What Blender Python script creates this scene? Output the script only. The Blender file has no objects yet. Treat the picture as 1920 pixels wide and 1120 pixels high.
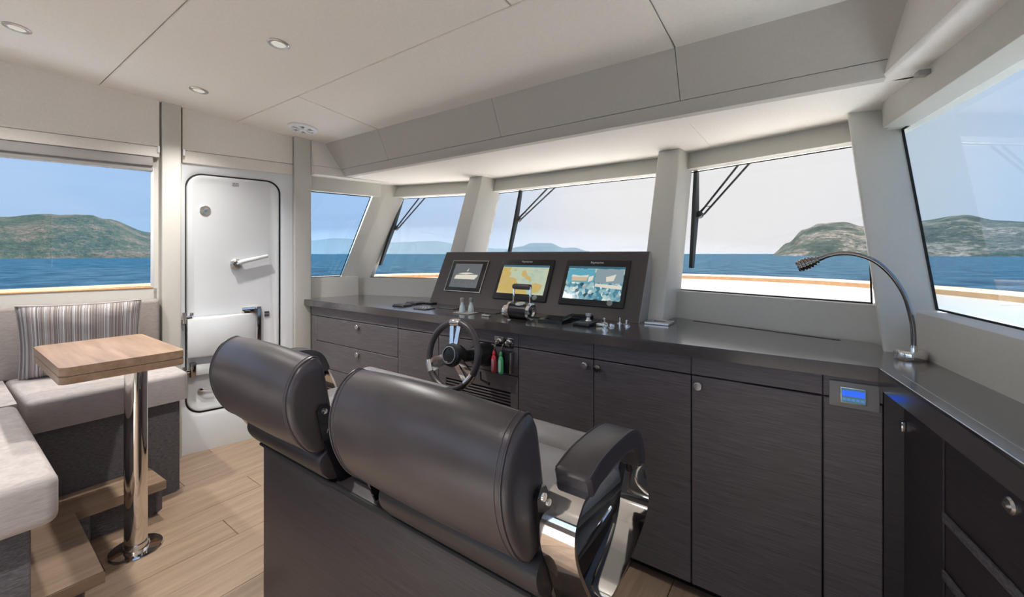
import bpy, bmesh, math, random
from mathutils import Matrix, Vector, noise

# ------------------------------------------------------------------ scene, camera, sky, exposure
scene = bpy.context.scene
COL = scene.collection
random.seed(7)

cam_data = bpy.data.cameras.new('camera')
cam = bpy.data.objects.new('camera', cam_data)
COL.objects.link(cam)
cam_data.sensor_fit = 'HORIZONTAL'
cam_data.sensor_width = 36.0
cam_data.lens = 36.0 * 790.0 / 1920.0
cam_data.shift_y = -(560.0 - 476.0) / 1920.0
cam_data.clip_start = 0.02
cam_data.clip_end = 60000
cam.location = (0, 0, 1.3)
cam.rotation_euler = (math.radians(90), 0, math.radians(35.6))
scene.camera = cam

vs = scene.view_settings
vs.view_transform = 'Standard'
vs.look = 'None'
vs.gamma = 1.0
vs.use_curve_mapping = False
vs.exposure = 1.25
scene.cycles.max_bounces = 11
scene.cycles.diffuse_bounces = 7
scene.cycles.glossy_bounces = 6
scene.cycles.transparent_max_bounces = 16
scene.cycles.sample_clamp_indirect = 6.0

SKY_STRENGTH = 1.0

def build_world():
    w = bpy.data.worlds.new('sky')
    scene.world = w
    w.use_nodes = True
    nt = w.node_tree
    N = nt.nodes
    L = nt.links
    N.clear()
    out = N.new('ShaderNodeOutputWorld')
    bg = N.new('ShaderNodeBackground')
    bg.inputs['Strength'].default_value = SKY_STRENGTH
    tc = N.new('ShaderNodeTexCoord')
    sep = N.new('ShaderNodeSeparateXYZ')
    L.new(tc.outputs['Generated'], sep.inputs[0])
    # hazy white glow ahead of the bow
    dot = N.new('ShaderNodeVectorMath'); dot.operation = 'DOT_PRODUCT'
    a = math.radians(-10)
    dot.inputs[1].default_value = (math.sin(a) * .97, math.cos(a) * .97, 0.22)
    L.new(tc.outputs['Generated'], dot.inputs[0])
    glow = N.new('ShaderNodeMapRange'); glow.interpolation_type = 'SMOOTHSTEP'
    glow.inputs['From Min'].default_value = 0.82
    glow.inputs['From Max'].default_value = 0.985
    L.new(dot.outputs['Value'], glow.inputs['Value'])
    # blue height gradient
    ramp = N.new('ShaderNodeValToRGB')
    cr = ramp.color_ramp
    cr.elements[0].position = 0.0; cr.elements[0].color = (0.50, 0.64, 0.84, 1)
    cr.elements[1].position = 0.9; cr.elements[1].color = (0.22, 0.40, 0.74, 1)
    e = cr.elements.new(0.12); e.color = (0.52, 0.69, 0.93, 1)
    e = cr.elements.new(0.35); e.color = (0.36, 0.56, 0.88, 1)
    L.new(sep.outputs['Z'], ramp.inputs[0])
    # thin cloud
    mp = N.new('ShaderNodeMapping'); mp.inputs['Scale'].default_value = (1.5, 1.5, 4.0)
    L.new(tc.outputs['Generated'], mp.inputs[0])
    nz = N.new('ShaderNodeTexNoise'); nz.inputs['Scale'].default_value = 1.7
    nz.inputs['Detail'].default_value = 6; nz.inputs['Roughness'].default_value = 0.5
    L.new(mp.outputs[0], nz.inputs['Vector'])
    cl = N.new('ShaderNodeMapRange'); cl.interpolation_type = 'SMOOTHSTEP'
    cl.inputs['From Min'].default_value = 0.42; cl.inputs['From Max'].default_value = 0.72
    cl.inputs['To Max'].default_value = 0.42
    L.new(nz.outputs['Fac'], cl.inputs['Value'])
    m1 = N.new('ShaderNodeMix'); m1.data_type = 'RGBA'
    L.new(cl.outputs[0], m1.inputs['Factor'])
    L.new(ramp.outputs[0], m1.inputs['A'])
    m1.inputs['B'].default_value = (0.80, 0.84, 0.92, 1)
    m2 = N.new('ShaderNodeMix'); m2.data_type = 'RGBA'
    L.new(glow.outputs[0], m2.inputs['Factor'])
    L.new(m1.outputs['Result'], m2.inputs['A'])
    m2.inputs['B'].default_value = (0.92, 0.90, 0.885, 1)
    L.new(m2.outputs['Result'], bg.inputs['Color'])
    L.new(bg.outputs[0], out.inputs['Surface'])

build_world()

sun_data = bpy.data.lights.new('sun', 'SUN')
sun_data.energy = 16.0
sun_data.angle = math.radians(3)
sun_data.color = (1.0, 0.95, 0.88)
sun = bpy.data.objects.new('sun', sun_data)
COL.objects.link(sun)
# high hazy sun ahead
sun.rotation_euler = Vector((-0.03, 0.43, 0.90)).to_track_quat('Z', 'Y').to_euler()

# ------------------------------------------------------------------ materials
MATS = {}

def principled(name, color, rough=0.5, metal=0.0, spec=0.5, coat=0.0):
    m = bpy.data.materials.new(name)
    m.use_nodes = True
    b = m.node_tree.nodes['Principled BSDF']
    b.inputs['Base Color'].default_value = (*color, 1)
    b.inputs['Roughness'].default_value = rough
    b.inputs['Metallic'].default_value = metal
    b.inputs['Specular IOR Level'].default_value = spec
    b.inputs['Coat Weight'].default_value = coat
    b.inputs['Coat Roughness'].default_value = 0.08
    MATS[name] = m
    return m

def coords(m, scale, kind='Object', rot=(0, 0, 0)):
    nt = m.node_tree
    tc = nt.nodes.new('ShaderNodeTexCoord')
    mp = nt.nodes.new('ShaderNodeMapping')
    mp.inputs['Scale'].default_value = scale
    mp.inputs['Rotation'].default_value = rot
    nt.links.new(tc.outputs[kind], mp.inputs[0])
    return mp.outputs[0]

def noise_node(m, vec, scale, detail=4, rough=0.55):
    n = m.node_tree.nodes.new('ShaderNodeTexNoise')
    n.inputs['Scale'].default_value = scale
    n.inputs['Detail'].default_value = detail
    n.inputs['Roughness'].default_value = rough
    m.node_tree.links.new(vec, n.inputs['Vector'])
    return n.outputs['Fac']

def ramp_node(m, fac, stops, const=False):
    r = m.node_tree.nodes.new('ShaderNodeValToRGB')
    cr = r.color_ramp
    if const:
        cr.interpolation = 'CONSTANT'
    cr.elements[0].position = stops[0][0]; cr.elements[0].color = (*stops[0][1], 1)
    cr.elements[1].position = stops[-1][0]; cr.elements[1].color = (*stops[-1][1], 1)
    for p, c in stops[1:-1]:
        e = cr.elements.new(p); e.color = (*c, 1)
    m.node_tree.links.new(fac, r.inputs[0])
    return r.outputs[0]

def bump_node(m, height, strength=0.2, dist=0.01):
    nt = m.node_tree
    b = nt.nodes.new('ShaderNodeBump')
    b.inputs['Strength'].default_value = strength
    b.inputs['Distance'].default_value = dist
    nt.links.new(height, b.inputs['Height'])
    nt.links.new(b.outputs[0], nt.nodes['Principled BSDF'].inputs['Normal'])

def col_link(m, out):
    m.node_tree.links.new(out, m.node_tree.nodes['Principled BSDF'].inputs['Base Color'])

def speckled(name, c, rough, var=0.06, scale=60, bump=0.05, dist=0.002, **k):
    m = principled(name, c, rough, **k)
    v = coords(m, (1, 1, 1))
    f = noise_node(m, v, scale, 4)
    lo = tuple(x * (1 - var) for x in c); hi = tuple(min(1, x * (1 + var)) for x in c)
    col_link(m, ramp_node(m, f, [(0.3, lo), (0.7, hi)]))
    if bump:
        bump_node(m, f, bump, dist)
    return m

def grained(name, dark, light, rough, scale, nscale=1.0, bump=0.15, dist=0.001, rot=(0, 0, 0), spec=0.5, big=0.0):
    """timber or woven surface: noise stretched along one axis"""
    m = principled(name, light, rough, spec=spec)
    v = coords(m, scale, rot=rot)
    f = noise_node(m, v, nscale, 6, 0.65)
    col_link(m, ramp_node(m, f, [(0.28, dark), (0.52, tuple((a + b) / 2 for a, b in zip(dark, light))), (0.75, light)]))
    bump_node(m, f, bump, dist)
    return m

speckled('liner_shaded', (0.52, 0.48, 0.44), 0.75, 0.03, 90, 0.04)  # ceiling liner darkened: the soffit's shade is put into the colour
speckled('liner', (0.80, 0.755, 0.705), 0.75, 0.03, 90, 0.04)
speckled('frame_paint', (0.60, 0.58, 0.53), 0.5, 0.02, 60, 0.02)
principled('joint', (0.22, 0.20, 0.18), 0.9)
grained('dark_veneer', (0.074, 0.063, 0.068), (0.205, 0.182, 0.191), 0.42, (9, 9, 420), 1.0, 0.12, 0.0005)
grained('shaded_veneer', (0.022, 0.018, 0.020), (0.064, 0.054, 0.058), 0.45, (9, 9, 420), 1.0, 0.12, 0.0005)  # same veneer darkened; shade on seat plinth and side cabinets painted in
grained('worktop', (0.062, 0.053, 0.053), (0.086, 0.075, 0.075), 0.18, (160, 160, 160), 1.0, 0.05, 0.0004, spec=0.9)
grained('dash_panel', (0.066, 0.054, 0.053), (0.092, 0.076, 0.075), 0.42, (160, 160, 160), 1.0, 0.06, 0.0005)
grained('oak_floor', (0.275, 0.19, 0.13), (0.48, 0.355, 0.255), 0.42, (26, 1.6, 26), 1.0, 0.1, 0.0008)
grained('oak', (0.25, 0.17, 0.115), (0.43, 0.31, 0.22), 0.40, (26, 2.2, 26), 1.0, 0.1, 0.0008)
grained('oak_cross', (0.25, 0.15, 0.09), (0.46, 0.31, 0.205), 0.36, (2.2, 22, 22), 1.0, 0.1, 0.0008)
grained('teak', (0.50, 0.25, 0.10), (0.72, 0.42, 0.20), 0.5, (30, 30, 30), 1.0, 0.1, 0.001)
grained('light_fabric', (0.36, 0.325, 0.315), (0.50, 0.46, 0.445), 0.9, (30, 30, 260), 1.0, 0.25, 0.001, spec=0.2)
grained('back_fabric', (0.25, 0.22, 0.205), (0.36, 0.32, 0.30), 0.9, (40, 40, 200), 1.0, 0.25, 0.001, spec=0.2)
grained('dark_fabric', (0.060, 0.056, 0.064), (0.20, 0.19, 0.205), 0.85, (60, 60, 260), 1.0, 0.25, 0.001, spec=0.25)
b_ = MATS['worktop'].node_tree.nodes['Principled BSDF']
b_.inputs['Coat Weight'].default_value = 0.7
b_.inputs['Coat Roughness'].default_value = 0.16
principled('chrome', (0.82, 0.80, 0.78), 0.06, 1.0)
principled('steel', (0.62, 0.60, 0.58), 0.28, 1.0)
principled('dark_chrome', (0.30, 0.29, 0.28), 0.12, 1.0)
principled('gelcoat', (0.74, 0.76, 0.78), 0.18, coat=0.6)
principled('white_plastic', (0.78, 0.78, 0.80), 0.35)
principled('black_plastic', (0.012, 0.012, 0.013), 0.3)
principled('black_gloss', (0.008, 0.008, 0.010), 0.08)
principled('black_rubber', (0.012, 0.012, 0.013), 0.7)
principled('grey_plastic', (0.30, 0.29, 0.28), 0.45)
principled('blind_grey', (0.36, 0.34, 0.33), 0.6)
principled('deck_white', (0.80, 0.79, 0.77), 0.6)
principled('red_plastic', (0.75, 0.05, 0.07), 0.35)
principled('pink_print', (0.80, 0.36, 0.42), 0.4)
principled('green_plastic', (0.12, 0.55, 0.22), 0.35)
principled('mint_print', (0.42, 0.72, 0.58), 0.4)
principled('silver_print', (0.75, 0.75, 0.76), 0.4)
principled('dark_print', (0.06, 0.06, 0.07), 0.5)
principled('wiper_black', (0.03, 0.04, 0.05), 0.5)
principled('glass_bottle', (0.50, 0.58, 0.58), 0.12, spec=0.8, coat=0.5)
speckled('tan_leather', (0.30, 0.19, 0.10), 0.4, 0.06, 300, 0.1)

speckled('bounce_rug_cream', (0.78, 0.75, 0.70), 0.95, 0.06, 200, 0.3)  # pale colour of the added rug that reflects light upward

def leather(name, c, rough):
    m = principled(name, c, rough, spec=0.5)
    v = coords(m, (1, 1, 1))
    vo = m.node_tree.nodes.new('ShaderNodeTexVoronoi')
    vo.inputs['Scale'].default_value = 420
    m.node_tree.links.new(v, vo.inputs['Vector'])
    f = noise_node(m, v, 9, 3)
    col_link(m, ramp_node(m, f, [(0.3, tuple(x * .9 for x in c)), (0.7, tuple(x * 1.1 for x in c))]))
    bump_node(m, vo.outputs['Distance'], 0.12, 0.0008)
    return m
leather('leather', (0.064, 0.053, 0.055), 0.33)
leather('shaded_leather', (0.030, 0.025, 0.026), 0.45)  # seat leather darkened: shadow under the backrests is in the colour
leather('seat_leather', (0.30, 0.285, 0.285), 0.42)
principled('stitch', (0.10, 0.09, 0.095), 0.6)

def glass(name, tint, reflect=1.0):
    m = bpy.data.materials.new(name)
    m.use_nodes = True
    nt = m.node_tree
    nt.nodes.clear()
    out = nt.nodes.new('ShaderNodeOutputMaterial')
    tr = nt.nodes.new('ShaderNodeBsdfTransparent'); tr.inputs[0].default_value = (*tint, 1)
    gl = nt.nodes.new('ShaderNodeBsdfGlossy'); gl.inputs['Roughness'].default_value = 0.0
    ge = nt.nodes.new('ShaderNodeNewGeometry')
    dt = nt.nodes.new('ShaderNodeVectorMath'); dt.operation = 'DOT_PRODUCT'
    nt.links.new(ge.outputs['Normal'], dt.inputs[0]); nt.links.new(ge.outputs['Incoming'], dt.inputs[1])
    def mth(op, a, b=None):
        n = nt.nodes.new('ShaderNodeMath'); n.operation = op
        for i, v in enumerate((a, b)):
            if v is None:
                continue
            if isinstance(v, (int, float)):
                n.inputs[i].default_value = v
            else:
                nt.links.new(v, n.inputs[i])
        return n.outputs[0]
    c = mth('ABSOLUTE', dt.outputs['Value'])
    fr = mth('MULTIPLY_ADD', mth('POWER', mth('SUBTRACT', 1.0, c), 5.0), 0.96)
    fr.node.inputs[2].default_value = 0.04
    mx = nt.nodes.new('ShaderNodeMixShader')
    nt.links.new(fr, mx.inputs[0])
    nt.links.new(tr.outputs[0], mx.inputs[1])
    nt.links.new(gl.outputs[0], mx.inputs[2])
    nt.links.new(mx.outputs[0], out.inputs[0])
    MATS[name] = m
glass('front_glass', (0.63, 0.635, 0.645))
glass('side_glass', (0.55, 0.605, 0.65))
glass('clear_glass', (0.97, 0.97, 0.97))

def emissive(name, color, strength):
    m = principled(name, (0, 0, 0), 0.15)
    b = m.node_tree.nodes['Principled BSDF']
    b.inputs['Emission Color'].default_value = (*color, 1)
    b.inputs['Emission Strength'].default_value = strength
    return m
emissive('lcd_blue', (0.004, 0.07, 0.62), 0.75)
emissive('lcd_button', (0.04, 0.16, 0.38), 0.5)
emissive('screen_grey', (0.10, 0.11, 0.12), 0.5)
emissive('screen_white', (0.75, 0.72, 0.62), 0.38)
emissive('screen_dark', (0.03, 0.10, 0.14), 0.5)
emissive('screen_beige', (0.75, 0.58, 0.38), 0.32)
emissive('screen_cyan', (0.12, 0.42, 0.55), 0.36)
emissive('screen_mist', (0.26, 0.34, 0.38), 0.38)
emissive('lamp_lens', (1.0, 0.93, 0.82), 0.25)

def screen_noise(name, scale, stops, strength, detail=6, voronoi=False):
    m = principled(name, (0, 0, 0), 0.15)
    v = coords(m, (1, 1, 1))
    if voronoi:
        vo = m.node_tree.nodes.new('ShaderNodeTexVoronoi'); vo.inputs['Scale'].default_value = scale
        m.node_tree.links.new(v, vo.inputs['Vector'])
        f = noise_node(m, vo.outputs['Position'], scale * .8, 2)
    else:
        f = noise_node(m, v, scale, detail)
    c = ramp_node(m, f, stops)
    b = m.node_tree.nodes['Principled BSDF']
    m.node_tree.links.new(c, b.inputs['Emission Color'])
    b.inputs['Emission Strength'].default_value = strength
screen_noise('chart', 22, [(0.36, (0.34, 0.44, 0.38)), (0.5, (0.42, 0.50, 0.38)), (0.64, (0.46, 0.50, 0.32))], 0.46, 7)
screen_noise('chart_land', 26, [(0.36, (0.48, 0.37, 0.09)), (0.5, (0.50, 0.36, 0.12)), (0.64, (0.52, 0.36, 0.16))], 0.46, 6)
screen_noise('camera_view', 55, [(0.3, (0.01, 0.04, 0.06)), (0.45, (0.05, 0.22, 0.32)), (0.55, (0.30, 0.48, 0.50)), (0.66, (0.72, 0.78, 0.70)), (0.75, (0.1, 0.2, 0.3))], 0.42, 3, True)

def striped():
    m = principled('striped_fabric', (0.5, 0.5, 0.5), 0.85, spec=0.2)
    v = coords(m, (1, 0.0, 0.0), 'UV')
    f = noise_node(m, v, 26, 3, 0.9)
    col_link(m, ramp_node(m, f, [(0.30, (0.12, 0.10, 0.10)), (0.40, (0.34, 0.30, 0.28)), (0.46, (0.20, 0.17, 0.16)), (0.52, (0.62, 0.62, 0.63)),
                                 (0.57, (0.30, 0.27, 0.26)), (0.62, (0.46, 0.50, 0.55)), (0.72, (0.24, 0.21, 0.20))], True))
    v2 = coords(m, (1, 1, 1))
    bump_node(m, noise_node(m, v2, 14, 3), 0.35, 0.012)
striped()

def sea_mat():
    m = bpy.data.materials.new('sea_water')
    m.use_nodes = True
    MATS['sea_water'] = m
    nt = m.node_tree
    nt.nodes.clear()
    out = nt.nodes.new('ShaderNodeOutputMaterial')
    df = nt.nodes.new('ShaderNodeBsdfDiffuse'); gl = nt.nodes.new('ShaderNodeBsdfGlossy'); mx = nt.nodes.new('ShaderNodeMixShader')
    gl.inputs['Roughness'].default_value = 0.4
    mx.inputs[0].default_value = 0.012
    v = coords(m, (1, 1, 1))
    f1 = noise_node(m, v, 0.22, 9, 0.64)
    bp = nt.nodes.new('ShaderNodeBump'); bp.inputs['Strength'].default_value = 1.0; bp.inputs['Distance'].default_value = 1.6
    nt.links.new(f1, bp.inputs['Height'])
    for s in (df, gl):
        nt.links.new(bp.outputs[0], s.inputs['Normal'])
    f2 = noise_node(m, v, 0.14, 9, 0.72)
    nt.links.new(ramp_node(m, f2, [(0.40, (0.006, 0.032, 0.060)), (0.60, (0.034, 0.084, 0.122))]), df.inputs['Color'])
    nt.links.new(df.outputs[0], mx.inputs[1]); nt.links.new(gl.outputs[0], mx.inputs[2]); nt.links.new(mx.outputs[0], out.inputs[0])
sea_mat()

def hill_mat(name, stops, scale, bushes):
    m = principled(name, (0.1, 0.15, 0.1), 0.95, spec=0.05)
    v = coords(m, (1, 1, 1))
    f = noise_node(m, v, scale, 10, 0.70)
    f2 = noise_node(m, v, scale * 9, 6, 0.75)
    mx = m.node_tree.nodes.new('ShaderNodeMath'); mx.operation = 'MULTIPLY_ADD'
    m.node_tree.links.new(f2, mx.inputs[0]); mx.inputs[1].default_value = bushes
    ad = m.node_tree.nodes.new('ShaderNodeMath'); ad.operation = 'SUBTRACT'
    m.node_tree.links.new(f, ad.inputs[0]); ad.inputs[1].default_value = bushes * 0.5
    m.node_tree.links.new(ad.outputs[0], mx.inputs[2])
    col_link(m, ramp_node(m, mx.outputs[0], stops))
    bump_node(m, f2, 1.0, 6.0)
hill_mat('scrub_hill', [(0.30, (0.034, 0.056, 0.052)), (0.45, (0.062, 0.086, 0.070)), (0.54, (0.098, 0.110, 0.080)), (0.62, (0.18, 0.135, 0.11)), (0.72, (0.22, 0.165, 0.14))], 0.02, 0.9)  # scrub colours lightened and blued: distance haze put into the base colour
hill_mat('rocky_hill', [(0.30, (0.022, 0.038, 0.036)), (0.46, (0.044, 0.064, 0.056)), (0.54, (0.085, 0.092, 0.074)), (0.62, (0.19, 0.17, 0.15)), (0.74, (0.29, 0.26, 0.23))], 0.012, 0.9)
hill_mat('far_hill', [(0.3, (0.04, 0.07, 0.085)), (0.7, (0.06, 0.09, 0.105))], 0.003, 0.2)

# ------------------------------------------------------------------ mesh helpers
OFF = {}

def finish(name, bm, mat, parent=None, offset=Vector((0, 0, 0)), sharp=38):
    bmesh.ops.recalc_face_normals(bm, faces=bm.faces)
    lim = math.radians(sharp)
    for f in bm.faces:
        f.smooth = True
    for e in bm.edges:
        if len(e.link_faces) != 2 or e.calc_face_angle(0) > lim:
            e.smooth = False
    if offset.length > 0:
        bmesh.ops.translate(bm, verts=bm.verts, vec=-offset)
    me = bpy.data.meshes.new(name)
    bm.to_mesh(me)
    bm.free()
    me.materials.append(MATS[mat])
    o = bpy.data.objects.new(name, me)
    COL.objects.link(o)
    if parent:
        o.parent = parent
    return o

def thing(name, label, cat, loc, group=None):
    o = bpy.data.objects.new(name, None)
    o.empty_display_size = 0.05
    COL.objects.link(o)
    o.location = loc
    o['label'] = label
    o['category'] = cat
    if group:
        o['group'] = group
    OFF[o.name] = Vector(loc)
    return o

def part(name, bm, mat, parent, label=None, sharp=38):
    """mesh given in world coordinates, parented to a thing or to a part of it"""
    off = OFF[parent.name]
    o = finish(name, bm, mat, parent, off, sharp)
    OFF[o.name] = off
    if label:
        o['label'] = label
    return o

def solo(name, bm, mat, label, cat, group=None, sharp=38):
    xs = [v.co for v in bm.verts]
    c = Vector(((min(v.x for v in xs) + max(v.x for v in xs)) / 2, (min(v.y for v in xs) + max(v.y for v in xs)) / 2, min(v.z for v in xs)))
    o = finish(name, bm, mat, None, c, sharp)
    o.location = c
    OFF[o.name] = c
    o['label'] = label
    o['category'] = cat
    if group:
        o['group'] = group
    return o

def struct(name, bm, mat, label=None):
    o = finish(name, bm, mat)
    o['kind'] = 'structure'
    OFF[o.name] = Vector((0, 0, 0))
    if label:
        o['label'] = label
    return o

def B():
    return bmesh.new()

def box(bm, x0, x1, y0, y1, z0, z1, bev=0.0, seg=2, M=None):
    m = Matrix.Translation(((x0 + x1) / 2, (y0 + y1) / 2, (z0 + z1) / 2)) @ Matrix.Diagonal((abs(x1 - x0), abs(y1 - y0), abs(z1 - z0), 1))
    r = bmesh.ops.create_cube(bm, size=1.0, matrix=m)
    vs_ = r['verts']
    if bev > 0:
        ed = list({e for v in vs_ for e in v.link_edges})
        r2 = bmesh.ops.bevel(bm, geom=ed, offset=bev, segments=seg, affect='EDGES', profile=0.5)
        vs_ = list({v for f in r2['faces'] for v in f.verts} | {v for v in vs_ if v.is_valid})
    if M is not None:
        bmesh.ops.transform(bm, matrix=M, verts=[v for v in vs_ if v.is_valid])
    return bm

def prism(bm, pts, axis, a, b, M=None):
    """polygon pts extruded between a and b; axis 'z': pts=(x,y); 'x': pts=(y,z); 'y': pts=(x,z)"""
    def mk(p, t):
        v = {'z': (p[0], p[1], t), 'x': (t, p[0], p[1]), 'y': (p[0], t, p[1])}[axis]
        v = Vector(v)
        return bm.verts.new(M @ v if M is not None else v)
    lo = [mk(p, a) for p in pts]
    hi = [mk(p, b) for p in pts]
    bm.faces.new(lo)
    bm.faces.new(hi)
    n = len(pts)
    for i in range(n):
        bm.faces.new((lo[i], lo[(i + 1) % n], hi[(i + 1) % n], hi[i]))
    return bm

def loft(bm, rings, closed=True, cap=True, wrap=False):
    R = [[bm.verts.new(p) for p in r] for r in rings]
    n = len(R[0])
    m = len(R)
    for i in range(m if wrap else m - 1):
        A, C = R[i], R[(i + 1) % m]
        for j in range(n if closed else n - 1):
            bm.faces.new((A[j], A[(j + 1) % n], C[(j + 1) % n], C[j]))
    if cap and not wrap:
        bm.faces.new(R[0])
        bm.faces.new(R[-1])
    return bm

def tube(bm, pts, r, n=10, closed=False, cap=True):
    pts = [Vector(p) for p in pts]
    m = len(pts)
    rad = r if isinstance(r, (list, tuple)) else [r] * m
    tang = []
    for i in range(m):
        a = pts[(i - 1) % m] if (closed or i > 0) else pts[i]
        c = pts[(i + 1) % m] if (closed or i < m - 1) else pts[i]
        tang.append((c - a).normalized())
    u = tang[0].orthogonal().normalized()
    rings = []
    for i in range(m):
        t = tang[i]
        u = (u - t * u.dot(t))
        u = u.normalized() if u.length > 1e-6 else t.orthogonal().normalized()
        w = t.cross(u)
        rings.append([pts[i] + (u * math.cos(2 * math.pi * k / n) + w * math.sin(2 * math.pi * k / n)) * rad[i] for k in range(n)])
    return loft(bm, rings, True, cap and not closed, closed)

def lathe(bm, prof, n=24, M=Matrix.Identity(4)):
    rings = [[M @ Vector((r * math.cos(2 * math.pi * k / n), r * math.sin(2 * math.pi * k / n), h)) for k in range(n)] for r, h in prof]
    return loft(bm, rings)

def axis_m(loc, d):
    return Matrix.Translation(loc) @ Vector(d).to_track_quat('Z', 'Y').to_matrix().to_4x4()

def catmull(pts, sub=5, closed=False):
    P = [Vector(p) for p in pts]
    n = len(P)
    out = []
    for i in range(n if closed else n - 1):
        p0 = P[(i - 1) % n] if (closed or i > 0) else P[0]
        p1 = P[i]; p2 = P[(i + 1) % n]
        p3 = P[(i + 2) % n] if (closed or i < n - 2) else P[-1]
        for k in range(sub):
            t = k / sub
            out.append(0.5 * ((2 * p1) + (-p0 + p2) * t + (2 * p0 - 5 * p1 + 4 * p2 - p3) * t * t + (-p0 + 3 * p1 - 3 * p2 + p3) * t ** 3))
    if not closed:
        out.append(P[-1])
    return out

def rrect(x0, x1, y0, y1, r, n=5):
    pts = []
    for cx, cy, a0 in ((x1 - r, y1 - r, 0), (x0 + r, y1 - r, 90), (x0 + r, y0 + r, 180), (x1 - r, y0 + r, 270)):
        for k in range(n + 1):
            a = math.radians(a0 + 90 * k / n)
            pts.append((cx + r * math.cos(a), cy + r * math.sin(a)))
    return pts

def text_mesh(body, size, M, depth=0.0006):
    cu = bpy.data.curves.new('lettering', 'FONT')
    cu.body = body
    cu.size = size
    cu.align_x = 'CENTER'
    cu.align_y = 'CENTER'
    cu.extrude = depth
    o = bpy.data.objects.new('lettering', cu)
    COL.objects.link(o)
    dg = bpy.context.evaluated_depsgraph_get()
    me = bpy.data.meshes.new_from_object(o.evaluated_get(dg))
    bm = bmesh.new()
    bm.from_mesh(me)
    bpy.data.objects.remove(o)
    bpy.data.meshes.remove(me)
    bmesh.ops.transform(bm, matrix=M, verts=bm.verts)
    return bm

# frames of the two side walls (x = forward along the wall, z up)
ANG = math.radians(13.0)
PORT = Matrix.Translation((-3.307, 0.965, 0)) @ Matrix(((math.sin(ANG), -math.cos(ANG), 0, 0), (math.cos(ANG), math.sin(ANG), 0, 0), (0, 0, 1, 0), (0, 0, 0, 1)))   # +y outboard
ANS = math.radians(12.2)
STBD = Matrix.Translation((0.30, 1.85, 0)) @ Matrix(((-math.sin(ANS), -math.cos(ANS), 0, 0), (math.cos(ANS), -math.sin(ANS), 0, 0), (0, 0, 1, 0), (0, 0, 0, 1)))   # +y inboard
RAKE = 0.37

def shear(bm, kx=0.0):
    for v in bm.verts:
        v.co.y += RAKE * (v.co.z - 1.1)
        v.co.x += kx * (v.co.z - 1.1)
    return bm

def ceil_z(y):
    return 2.335 - 0.1036 * max(y, -0.4)

# ================================================================== SETTING
# ---- outside: sea, hills, deck, bulwark
SEA_Z = -3.6

def build_sea():
    bm = B()
    rings = [3, 30, 120, 400, 1500, 6000, 40000]
    n = 48
    R = [[bm.verts.new((r * math.cos(2 * math.pi * k / n) - 1.4, r * math.sin(2 * math.pi * k / n), SEA_Z)) for k in range(n)] for r in rings]
    for i in range(len(R) - 1):
        for k in range(n):
            bm.faces.new((R[i][k], R[i][(k + 1) % n], R[i + 1][(k + 1) % n], R[i + 1][k]))
    bm.faces.new(R[0])
    o = solo('sea', bm, 'sea_water', 'rippled blue sea water around the boat out to the horizon', 'sea')
    o['kind'] = 'stuff'
build_sea()

def hill(name, prof, dist, depth, mat, label, rough=0.10, cat='hill', seed=0, group=None):
    """ridge whose crest has the elevation tangents prof=[(azimuth, tan)] at distance dist"""
    az0, az1 = prof[0][0], prof[-1][0]
    na = 150
    nr = 34
    bm = B()
    def crest(a):
        for (a0, t0), (a1, t1) in zip(prof, prof[1:]):
            if a0 <= a <= a1:
                f = (a - a0) / (a1 - a0)
                f = f * f * (3 - 2 * f)
                return t0 + (t1 - t0) * f
        return 0
    V = []
    for i in range(na + 1):
        a = az0 + (az1 - az0) * i / na
        row = []
        for j in range(nr + 1):
            q = j / nr
            r = dist + depth * (q - 0.6)
            s = math.sin(min(1, q / 0.6) * math.pi / 2) ** 0.8 if q < 0.6 else math.cos((q - 0.6) / 0.4 * math.pi / 2)
            x = r * math.sin(math.radians(a)); y = r * math.cos(math.radians(a))
            hc = crest(a) * r + 1.3 - SEA_Z
            k = 5.0 / dist
            n1 = noise.fractal(Vector((x * k * 2 + seed, y * k * 2, seed)), 1.0, 2.0, 5)
            z = max(0.0, hc * s * (1 + rough * 1.2 * n1 * (1 if q < 0.55 else 0.5)))
            if crest(a) <= 0.0003:
                z = 0.0
            row.append(bm.verts.new((x, y, SEA_Z - 0.6 + z)))
        V.append(row)
    for i in range(na):
        for j in range(nr):
            bm.faces.new((V[i][j], V[i + 1][j], V[i + 1][j + 1], V[i][j + 1]))
    return solo(name, bm, mat, label, cat, group)

hill('hill', [(-118, 0), (-112, .030), (-100, .050), (-90, .054), (-86.15, .0571), (-83.2, .064), (-81.3, .0645), (-79.5, .060), (-76.3, .037), (-73.5, .018), (-71, 0)],
     900, 420, 'scrub_hill', 'green scrubby hillside with reddish shore seen through the port side window', seed=3)
hill('hill', [(-3.9, 0), (-2.4, .022), (-0.9, .047), (0.7, .0585), (2.5, .060), (4.3, .050), (5.6, .043), (7.0, .050), (8.5, .0573), (11.2, .0635), (13.4, .0525), (16, .047), (20, .060), (27, .04), (32, 0)],
     1500, 700, 'rocky_hill', 'rocky headland with olive scrub seen through the starboard windows', seed=11)
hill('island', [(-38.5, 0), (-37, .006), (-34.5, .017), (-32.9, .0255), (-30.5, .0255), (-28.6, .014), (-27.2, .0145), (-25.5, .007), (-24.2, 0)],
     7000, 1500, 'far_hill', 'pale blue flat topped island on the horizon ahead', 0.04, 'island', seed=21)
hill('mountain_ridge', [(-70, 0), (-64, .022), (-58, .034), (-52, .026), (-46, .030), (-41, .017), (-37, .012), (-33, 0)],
     13000, 3000, 'far_hill', 'faint hazy mountain ridge far off the port bow', 0.05, 'mountain', seed=31)

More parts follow.
